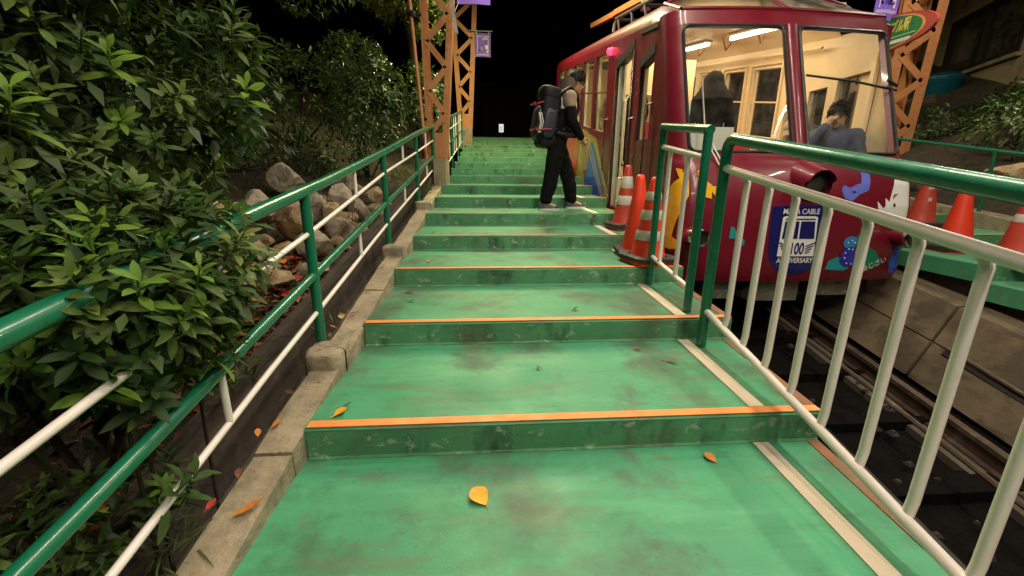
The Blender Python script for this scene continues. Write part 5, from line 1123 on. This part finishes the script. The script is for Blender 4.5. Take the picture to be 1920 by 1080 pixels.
BL = [((-1.63, 3.80, .80), (.20, .20, .20), 1, 'tan angular boulder at the left end of the rock row under the top rail'),
      ((-1.80, 4.55, .92), (.25, .24, .23), 0, 'tall grey boulder with a sharp upper edge in the rock row'),
      ((-1.50, 4.40, .86), (.15, .15, .21), 1, 'ochre standing boulder right of the tall grey one'),
      ((-1.62, 5.10, 1.0), (.21, .22, .19), 0, 'grey boulder behind the white stub of the handrail'),
      ((-1.40, 4.95, .88), (.15, .15, .16), 0, 'pale grey boulder with a dark split near the second post'),
      ((-1.44, 3.72, .58), (.19, .22, .17), 0, 'broad flat-topped grey boulder just behind the near green post'),
      ((-1.78, 3.22, .63), (.20, .19, .16), 1, 'brown blocky boulder with a small plant in front at the left'),
      ((-1.35, 4.20, .66), (.15, .17, .13), 0, 'low grey boulder between the two green posts'),
      ((-1.35, 5.6, 1.0), (.16, .18, .14), 1, 'reddish boulder by the third green post'),
      ((-1.95, 3.9, .98), (.18, .2, .17), 0, 'shaded grey boulder high at the back of the rock row'),
      ((-1.50, 3.05, .44), (.16, .18, .09), 1, 'low tan boulder half buried in red leaves'),
      ((-1.36, 3.35, .42), (.13, .2, .10), 0, 'flat grey boulder below the broad flat-topped one'),
      ((-2.15, 4.95, 1.2), (.22, .22, .2), 0, 'dark boulder at the foot of the evergreen bushes'),
      ((-1.30, 5.15, .74), (.13, .15, .11), 0, 'small grey boulder next to the drain channel'),
      ((-2.1, 3.4, .92), (.19, .19, .18), 1, 'brown boulder half hidden by the bright shrub leaves'),
      ((-1.75, 5.7, 1.18), (.2, .2, .16), 0, 'grey boulder furthest back in the rock row')]
for i, (c, r, k, lb) in enumerate(BL):
    zg = ground_h(c[0], c[1]); boulder((c[0], c[1], c[2] - (.12 if c[2] > .84 else .03)), tuple(x * .84 for x in r), m_rock[k], lb, seed=i + 3)
for i in range(26):
    x, y = random.uniform(-2.0, -1.3), random.uniform(2.9, 6.2); r = random.uniform(.07, .12)
    boulder((x, y, ground_h(x, y) + r * .2), (r, r * 1.1, r * .8), m_rock[i % 2], 'small rough stone in the leaf litter at the foot of the rock row', 'small stones among the boulders', seed=60 + i)
for i, (x, y) in enumerate([(6.7, 4.2), (7.0, 5.2), (6.6, 6.0), (7.3, 3.4), (6.8, 7.2), (6.6, 2.6)]):
    boulder((x, y, ground_h(x, y) + .08), (.22, .26, .17), m_rock[i % 2], 'rough stone on the bank below the opposite handrail', 'stones on the right bank', seed=90 + i)

# ------------------------------------------------------------------ leaves and bushes
def rosette_mesh(seed, m, n=9, L=.10, W=.036, flat=.6, seg=5):
    rnd = random.Random(seed); mb = MB()
    for i in range(n):
        a = i * 2.4 + rnd.uniform(-.25, .25); t = i / n; el = R(70 - 62 * t * flat - 18) + rnd.uniform(-.15, .15)
        if t > .7: el -= R(18)
        d = V((math.cos(a) * math.cos(el), math.sin(a) * math.cos(el), math.sin(el))); l = L * (.55 + .5 * t) * rnd.uniform(.85, 1.12)
        up_ = V((-math.cos(a) * math.sin(el), -math.sin(a) * math.sin(el), math.cos(el)))
        leaf_geo(mb, V((0, 0, -.012 * i)), d, up_, l, W * (.7 + .35 * t) * rnd.uniform(.9, 1.1), rnd.uniform(.12, .38), rnd.uniform(.1, .35), seg)
    mb.tube([(0, 0, -.012 * n - .06), (0, 0, 0)], .004, 5)
    return mb.mesh(m, True, 80)
ROS = {'A': [rosette_mesh(i, m_leafA, 12, .135, .036) for i in range(6)], 'B': [rosette_mesh(20 + i, m_leafB, 9, .11, .04) for i in range(5)], 'C': [rosette_mesh(40 + i, m_leafC, 7, .12, .048, 1.0) for i in range(5)],
       'D': [rosette_mesh(60 + i, m_leafD, 9, .14, .045, 1.1) for i in range(5)]}
ROS['N'] = [rosette_mesh(80 + i, m_leafN, 11, .13, .036) for i in range(5)]
def bush(name, label, base, blobs, kind, nros, scale=1.0, fill=700, cat='bush', seed=5, group=None, keep=None, flen=.09, stems=True, fmat=None, trunk=None, side_bias=None):
    rnd = random.Random(seed); e = empty(name, base, label, cat, group); b0 = V(base)
    mb = MB()
    for (c, r) in blobs:
        c = V(c)
        for k in range(3 if stems else 0):
            tgt = c + V([rnd.uniform(-.6, .6) * q for q in r]); mid = (b0 + tgt) / 2 + V((rnd.uniform(-.15, .15), rnd.uniform(-.15, .15), .1))
            mb.tube([tuple(b0 + V((rnd.uniform(-.06, .06), rnd.uniform(-.06, .06), -.05))), tuple(mid), tuple(tgt)], [.022 * scale, .014 * scale, .005], 5)
    if trunk: mb.tube(*trunk)
    if mb.v: mb.build('trunk' if trunk else 'stem', m_stem, e, smooth=True)
    tot = sum(r[0] * r[1] + r[1] * r[2] + r[0] * r[2] for c, r in blobs)
    for (c, r) in blobs:
        share = (r[0] * r[1] + r[1] * r[2] + r[0] * r[2]) / tot; k = int(nros * share + .5); i = 0; tries = 0
        while i < k and tries < k * 8:
            tries += 1
            d = V((rnd.gauss(0, 1), rnd.gauss(0, 1), rnd.gauss(.15, 1))).normalized()
            if side_bias and d.dot(V(side_bias)) < -.25: continue
            q = rnd.uniform(.82, 1.08) * (1 + .16 * mnoise.noise(d * 2.3 + V(c)))
            p = V(c) + V((d.x * r[0], d.y * r[1], d.z * r[2])) * q
            if p.z < ground_h(p.x, p.y) + .04: continue
            if keep and not keep(p): continue
            o = bpy.data.objects.new('leaf_rosette', rnd.choice(ROS['N' if kind == 'A' and rnd.random() < .17 else kind])); COL.objects.link(o); o.parent = e; o.location = p - b0
            ax = (d * .75 + V((0, 0, .55)) + V((rnd.uniform(-.4, .4), rnd.uniform(-.4, .4), rnd.uniform(-.2, .3)))).normalized()
            o.rotation_mode = 'QUATERNION'; o.rotation_quaternion = ax.to_track_quat('Z', 'Y') @ Euler((0, 0, rnd.uniform(0, 6.28))).to_quaternion()
            s_ = scale * rnd.uniform(.75, 1.2); o.scale = (s_, s_, s_); i += 1
    mb = MB()
    for (c, r) in blobs:
        k = int(fill * (r[0] * r[1] * r[2]) / sum(q[1][0] * q[1][1] * q[1][2] for q in blobs))
        for _ in range(k):
            d = V((rnd.gauss(0, 1), rnd.gauss(0, 1), rnd.gauss(0, 1))).normalized() * rnd.uniform(.25, 1.0) ** .5
            p = V(c) + V((d.x * r[0], d.y * r[1], d.z * r[2]))
            if p.z < ground_h(p.x, p.y) or (keep and not keep(p)): continue
            dd = (d + V((rnd.uniform(-1, 1), rnd.uniform(-1, 1), rnd.uniform(-.9, .5)))).normalized(); l = flen * rnd.uniform(.7, 1.3)
            leaf_geo(mb, p, dd, V((rnd.uniform(-.5, .5), rnd.uniform(-.5, .5), 1)), l, l * .42, rnd.uniform(.1, .4), .2, 2)
    if mb.v: mb.build('foliage', fmat or {'A': m_leafB, 'B': m_leafB, 'C': m_leafC, 'D': m_leafD}[kind], e, smooth=True, sharp=80, kind='stuff')
    return e
def clear_rail(p):            # keep the walkway and the lower bars free
    if p.x > -.70: return False
    if p.x > -1.0 and p.z < zm_(p.y) + .17: return False
    if p.x > -1.12 and p.y > 1.75 and p.z < 1.3: return False
    if p.x > -1.45 and p.y > 1.62 and p.z < .98: return False
    return True
bush('shrub', 'large green rhododendron shrub with bright leaf tips rising behind the handrail at the left', (-1.75, 1.85, ground_h(-1.75, 1.85)),
     [((-1.62, 1.85, 1.42), (.58, .50, .50)), ((-1.12, 2.1, 1.55), (.20, .24, .32)), ((-2.1, 2.4, 1.2), (.6, .6, .6))], 'A', 290, .78, 3200, 'shrub', 3, keep=clear_rail, side_bias=(.6, -.75, .1), flen=.075)
bush('shrub', 'leafy shrub spilling over the top green rail and white bar at the left', (-1.4, 1.4, ground_h(-1.4, 1.4)),
     [((-1.22, 1.38, .88), (.50, .42, .28)), ((-1.05, 1.15, .84), (.30, .28, .20)), ((-1.40, 1.55, .62), (.42, .45, .25))], 'A', 270, .74, 2600, 'shrub', 33, keep=clear_rail, side_bias=(.6, -.75, .1), flen=.075)
bush('shrub', 'tall dark shrub filling the upper left corner nearest the camera', (-1.75, 1.1, ground_h(-1.75, 1.1)),
     [((-1.55, 1.15, 1.25), (.42, .40, .42)), ((-1.75, 1.5, 1.98), (.62, .55, .48))], 'A', 230, .85, 2600, 'shrub', 8, keep=clear_rail, side_bias=(.6, -.5, .1), flen=.08)
bush('low_plant', 'low dark leafy plant behind the middle rail at the lower left', (-1.3, 1.1, ground_h(-1.3, 1.1)),
     [((-1.16, 1.12, .20), (.20, .22, .14)), ((-1.25, .85, .22), (.25, .25, .18))], 'A', 34, .6, 260, 'plant', 9, keep=lambda p: p.x < -.96, side_bias=(.6, -.5, .2), flen=.06)
for i, (x, y, s, lb) in enumerate([(-1.17, 1.22, .95, 'low seedling rosette just below the middle rail at the lower left'), (-1.12, 1.46, .9, 'small bright rosette plant leaning over the white bar at the left'), (-1.5, 3.0, .8, 'small plant sprouting in front of the brown blocky boulder'), (-1.3, .95, .8, 'dark rosette plant at the lower left corner behind the rails'), (-1.25, 1.75, .9, 'leafy sprout among red leaves between bush and near post')]):
    z = ground_h(x, y); z2 = z + (.16, .42, .10, .18, .3)[i]
    e = empty('seedling', (x, y, z), lb, 'plant')
    mb = MB(); mb.tube([(x, y, z - .02), (x + .01, y, z2)], .006, 5); mb.build('stem', m_stem, e)
    for k in range(3 if i != 1 else 1):
        o = bpy.data.objects.new('leaf_rosette', ROS['A'][(i + k) % 6]); COL.objects.link(o); o.parent = e; o.location = (.01 + .07 * k, .05 * k, z2 - z - .05 * k); o.scale = (s * (1 - .15 * k),) * 3; o.rotation_euler = (random.uniform(-.4, .1), random.uniform(.1, .5), random.uniform(0, 6))
bush('evergreen_bush', 'dark evergreen bush behind the rock row at the left centre', (-3.0, 5.2, ground_h(-3, 5.2)), [((-2.9, 5.0, 1.75), (.95, .9, .62)), ((-3.9, 5.2, 1.9), (.9, .9, .8)), ((-2.1, 6.3, 1.35), (.5, .8, .28))], 'B', 240, .9, 2900, 'bush', 12, side_bias=(.5, -.8, .2))
bush('evergreen_bush', 'taller dark bush further up the slope behind the evergreen bush', (-3.0, 7.6, ground_h(-3, 7.6)), [((-2.9, 7.4, 2.3), (1.1, .9, .75)), ((-4.6, 7.2, 2.7), (1.2, 1.0, 1.0))], 'B', 170, 1.1, 2300, 'bush', 14, side_bias=(.4, -.8, .2))
bush('camellia_bush', 'glossy camellia bush just left of the near lattice tower', (-1.75, 6.9, ground_h(-1.75, 6.9)), [((-1.65, 6.9, 2.15), (.55, .6, .72)), ((-1.95, 7.2, 2.75), (.55, .5, .45))], 'C', 190, .85, 1700, 'bush', 16, side_bias=(.4, -.85, .1))
bush('camellia_bush', 'green bush showing between the two left lattice towers', (-1.25, 9.6, ground_h(-1.25, 9.6)), [((-1.05, 9.6, 2.55), (.42, .7, .75)), ((-1.4, 10.4, 3.0), (.6, .7, .6))], 'C', 110, .95, 900, 'bush', 17, side_bias=(.5, -.8, .1))
bush('tree', 'broad dark tree with drooping branches above the evergreen bushes', (-5.6, 9.2, ground_h(-5.6, 9.2)), [((-2.55, 7.3, 3.72), (.55, .45, .26)), ((-1.95, 7.25, 3.80), (.38, .35, .22)), ((-2.9, 8.0, 4.6), (1.0, .9, .45)), ((-3.7, 8.2, 4.9), (1.0, .9, .5)), ((-2.5, 7.6, 4.15), (.45, .4, .35)), ((-4.8, 8.5, 5.0), (1.2, 1.0, .8))], 'B', 230, 1.0, 2600, 'tree', 18, trunk=([(-5.6, 9.2, ground_h(-5.6, 9.2) - .1), (-5.5, 9.0, 3.4), (-4.3, 8.4, 4.7), (-2.8, 7.6, 4.5)], [.16, .12, .09, .05], 8), stems=False, side_bias=(.3, -.8, -.3))
bush('tree', 'yellow-green lit tree crown behind the near left tower', (-1.42, 10.9, ground_h(-1.42, 10.9)), [((-1.7, 10.2, 4.9), (.9, .8, .55)), ((-1.1, 10.4, 4.5), (.5, .5, .55))], 'D', 170, 1.0, 1800, 'tree', 19, trunk=([(-1.42, 10.9, ground_h(-1.42, 10.9) - .1), (-1.45, 10.8, 3.2), (-1.6, 10.4, 4.5)], [.12, .09, .05], 8), stems=False, side_bias=(.2, -.8, -.2))
bush('evergreen_bush', 'bush with pale glossy leaves above the far handrail on the right bank', (7.9, 6.0, ground_h(7.9, 6)), [((7.7, 5.6, 1.95), (.75, .8, .48)), ((8.7, 5.9, 2.35), (.8, .9, .6))], 'C', 180, .95, 1700, 'bush', 23, side_bias=(-.6, -.7, .2))
bush('evergreen_bush', 'low dark bush on the right bank below the teal bin', (8.6, 8.0, ground_h(8.6, 8)), [((8.3, 7.6, 2.0), (.9, .8, .40)), ((9.6, 7.2, 2.35), (.8, .8, .4))], 'B', 120, 1.0, 1200, 'bush', 24, side_bias=(-.6, -.7, .2))
for (x, y, z, sc_, tl_, lb) in ((-.84, 1.10, .30, .85, .9, 'rosette sprig hanging over the middle rail at the lower left'), (-.87, 1.06, .60, .75, .8, 'rosette sprig wrapped round the white bar at the far left'), (-.82, 1.36, .66, .95, .7, 'brightest rosette sprig above the middle rail at the left')):
    e = empty('leafy_sprig', (-1.1, y + .1, ground_h(-1.1, y + .1)), lb, 'plant')
    mb = MB(); mb.tube([(-1.1, y + .1, ground_h(-1.1, y + .1) - .03), (-1.0, y + .05, (z + .1) * .8), (x, y, z)], [.008, .006, .004], 6); mb.build('stem', m_stem, e, smooth=True)
    for k in range(2):
        o = bpy.data.objects.new('leaf_rosette', ROS['AN'[k == 0 and z > .62]][k + int(x * -100) % 4]); COL.objects.link(o); o.parent = e; o.location = V((x - .045 * k, y + .06 * k, z - .05 * k)) - V(e.location); s_ = sc_ * (1 - .25 * k); o.scale = (s_, s_, s_); o.rotation_euler = (-.35, tl_, k + x * 30)
# grass tufts
def tuft(x, y, z, n, L, lb, seed, m=m_grass):
    rnd = random.Random(seed); mb = MB()
    for _ in range(n):
        a = rnd.uniform(0, 6.28); el = rnd.uniform(.5, 1.35); d = V((math.cos(a) * math.cos(el), math.sin(a) * math.cos(el), math.sin(el)))
        leaf_geo(mb, V((x + rnd.gauss(0, .03), y + rnd.gauss(0, .05), z - .01)), d, V((0, 0, 1)), L * rnd.uniform(.5, 1.2), .007, rnd.uniform(.2, .9), .1, 4)
    tag(mb.build('grass_tuft', m, smooth=True, sharp=80), lb, 'grass tuft')
tuft(-.97, 1.12, kz(1.12) - .03, 45, .13, 'grass tuft in the gap beside the kerb at the bottom left', 1)
tuft(-.95, 2.55, kz(2.55) - .04, 26, .10, 'thin grass tuft at the kerb edge above the near post', 2)
for k in range(3): tuft(-.93 + .08 * k, 5.9 + .32 * k, kz(5.9 + .32 * k) - .02, 60, .24, ['thick grass tuft lowest by the square concrete block', 'thick grass tuft in the middle of the clump by the square concrete block', 'thick grass tuft touching the square concrete block'][k], 5 + k)
for k in range(44):
    x, y = random.uniform(-2.6, -1.25), random.uniform(4.6, 8.5); z = ground_h(x, y)
    rnd = random.Random(200 + k); mb = MB()
    for _ in range(28):
        a = rnd.uniform(0, 6.28); el = rnd.uniform(.6, 1.4); leaf_geo(mb, V((x + rnd.gauss(0, .06), y + rnd.gauss(0, .08), z - .01)), V((math.cos(a) * math.cos(el), math.sin(a) * math.cos(el), math.sin(el))), V((0, 0, 1)), .22 * rnd.uniform(.5, 1.2), .008, rnd.uniform(.3, .9), .1, 4)
    tag(mb.build('grass_tuft', m_grass, smooth=True, sharp=80), 'dark grass tuft on the slope behind the boulders', 'grass tuft', 'grass tufts behind the boulders')
# red leaf litter
mb = MB()
for _ in range(1100):
    x = -1.27 - abs(random.gauss(0, .4)); y = random.gauss(2.8, .7); z = ground_h(x, y) + random.uniform(.004, .03)
    a = random.uniform(0, 6.28); leaf_geo(mb, V((x, y, z)), V((math.cos(a), math.sin(a), random.uniform(-.15, .4))), V((random.uniform(-.5, .5), random.uniform(-.5, .5), 1)), random.uniform(.04, .08), random.uniform(.025, .045), random.uniform(-.3, .4), .3, 2)
mb.build('leaf_litter', m_litter, smooth=True, sharp=80, kind='stuff')
def fallen(name, x, y, z, L, W, a, m, label, group=None, tilt=.15, seed=1):
    mb = MB(); rnd = random.Random(seed); d = V((math.cos(a), math.sin(a), tilt * .3))
    leaf_geo(mb, V((0, 0, .003)) - d * L * .5, d, V((rnd.uniform(-.2, .2), rnd.uniform(-.2, .2), 1)), L, W, -.12 * (1 + tilt), .28, 6); mb.tube([tuple(-d * L * .5 + V((0, 0, .004))), tuple(-d * L * .72 + V((0, 0, .006)))], .0016, 4)
    o = link(name, mb.mesh(m, True, 80)); o.location = (x, y, z); return tag(o, label, 'fallen leaf', group)
FL = 'fallen_leaf'
LV = [((920, 950), 0, .075, .048, 2.2, m_lyel, 'big yellow leaf lying in the middle of the lowest visible tread')]
fallen(FL, -.018, 1.287, .005, .085, .074, 2.15, m_lyel, 'big yellow leaf lying in the middle of the lowest visible tread')
fallen(FL, .955, 1.45, .005, .055, .042, 2.0, m_lor, 'small orange leaf right of centre on the lowest visible tread')
fallen(FL, -.62, 1.66, tZ(1) + .006, .065, .055, .9, m_lyel, 'yellow leaf near the left end of the first orange-edged tread')
fallen(FL, -.613, 1.715, tZ(1) + .006, .055, .02, .3, m_lbrn, 'curled brown leaf touching the yellow leaf on the first orange-edged tread', tilt=.5)
fallen(FL, 1.06, 2.09, tZ(1) + .006, .075, .026, -.5, m_lbrn, 'curled brown leaf beside the cream line on the first orange-edged tread', tilt=.5)
fallen(FL, .93, 2.27, tZ(1) + .006, .045, .022, .1, m_lbrn, 'tiny brown leaf left of the green guard rail post')
fallen(FL, -.55, 3.10, tZ(2) + .006, .10, .034, .2, m_lred, 'dark red leaf against the riser on the second orange-edged tread', tilt=.4)
fallen(FL, -.50, 2.86, tZ(2) + .006, .05, .03, .1, m_lbrn, 'pale brown leaf below the dark red one on the second orange-edged tread')
fallen(FL, -.78, 1.20, kz(1.20) + .006, .095, .05, .35, m_lor, 'curled orange leaf lying across the kerb edge at the lower left', tilt=.5)
fallen(FL, -.86, 1.60, kz(1.6) + .008, .045, .034, 1.2, m_lor, 'orange leaf on the kerb near the cracks')
fallen(FL, -.815, 2.56, kz(2.56) + .008, .075, .035, .4, m_lred, 'red leaf on the kerb beside a cream leaf')
fallen(FL, -.87, 2.52, kz(2.52) + .008, .055, .04, 1.9, m_pale, 'cream leaf on the kerb beside a red leaf')
fallen(FL, -.80, 2.92, kz(2.9) + .008, .045, .018, .1, m_lyel, 'narrow yellow leaf on the kerb above the red leaf')
fallen(FL, -.80, 3.38, kz(3.4) + .008, .05, .03, .3, m_lor, 'orange leaf on the kerb below the second post')
fallen(FL, -.50, 4.35, tZ(4) + .006, .05, .026, .2, m_pale, 'pale leaf on the fourth tread near the left end')
fallen(FL, .62, 2.62, tZ(2) + .006, .05, .03, .6, m_lbrn, 'small brown leaf in the middle of the second orange-edged tread', tilt=.4)
fallen(FL, -.45, 3.55, tZ(3) + .006, .055, .035, 1.4, m_lor, 'orange leaf at the left end of the third orange-edged tread')
fallen(FL, .30, 2.05, tZ(1) + .006, .03, .02, 2.6, m_lbrn, 'tiny dark leaf scrap near the middle of the first orange-edged tread')
for i in range(10):
    y = 1.3 + i * .16; fallen(FL, XL(y) - .215 + random.uniform(-.03, .015), y, kz(y) - .03 - random.uniform(0, .08), .05, .026, random.uniform(0, 3), (m_lred, m_lbrn, m_lor)[i % 3], 'small reddish leaf stuck in the drain channel beside the kerb', 'leaves in the drain channel', seed=i)
for i in range(95):
    x, y = random.uniform(-1.95, -1.28), random.uniform(2.0, 3.5); fallen(FL, x, y, ground_h(x, y) + .03, random.uniform(.07, .11), random.uniform(.04, .065), random.uniform(0, 6), (m_lred, m_lred, m_lor, m_lbrn)[i % 4], 'curled red or orange leaf in the litter between shrub and boulders', 'red leaves in the litter', tilt=random.uniform(.1, .9), seed=i)
for i, (x, y, m_, lb) in enumerate([(-1.19, 1.15, m_lred, 'large red leaf on the channel wall under the bottom white bar'), (-1.3, 1.25, m_lor, 'orange leaf beside the seedling at the lower left'), (-1.55, 1.05, m_lred, 'dull red leaf in the dark lower left corner')]): fallen(FL, x, y, max(ground_h(x, y), kz(y) if i == 0 else 0) + .025, .10, .06, .9, m_, lb, tilt=.4)
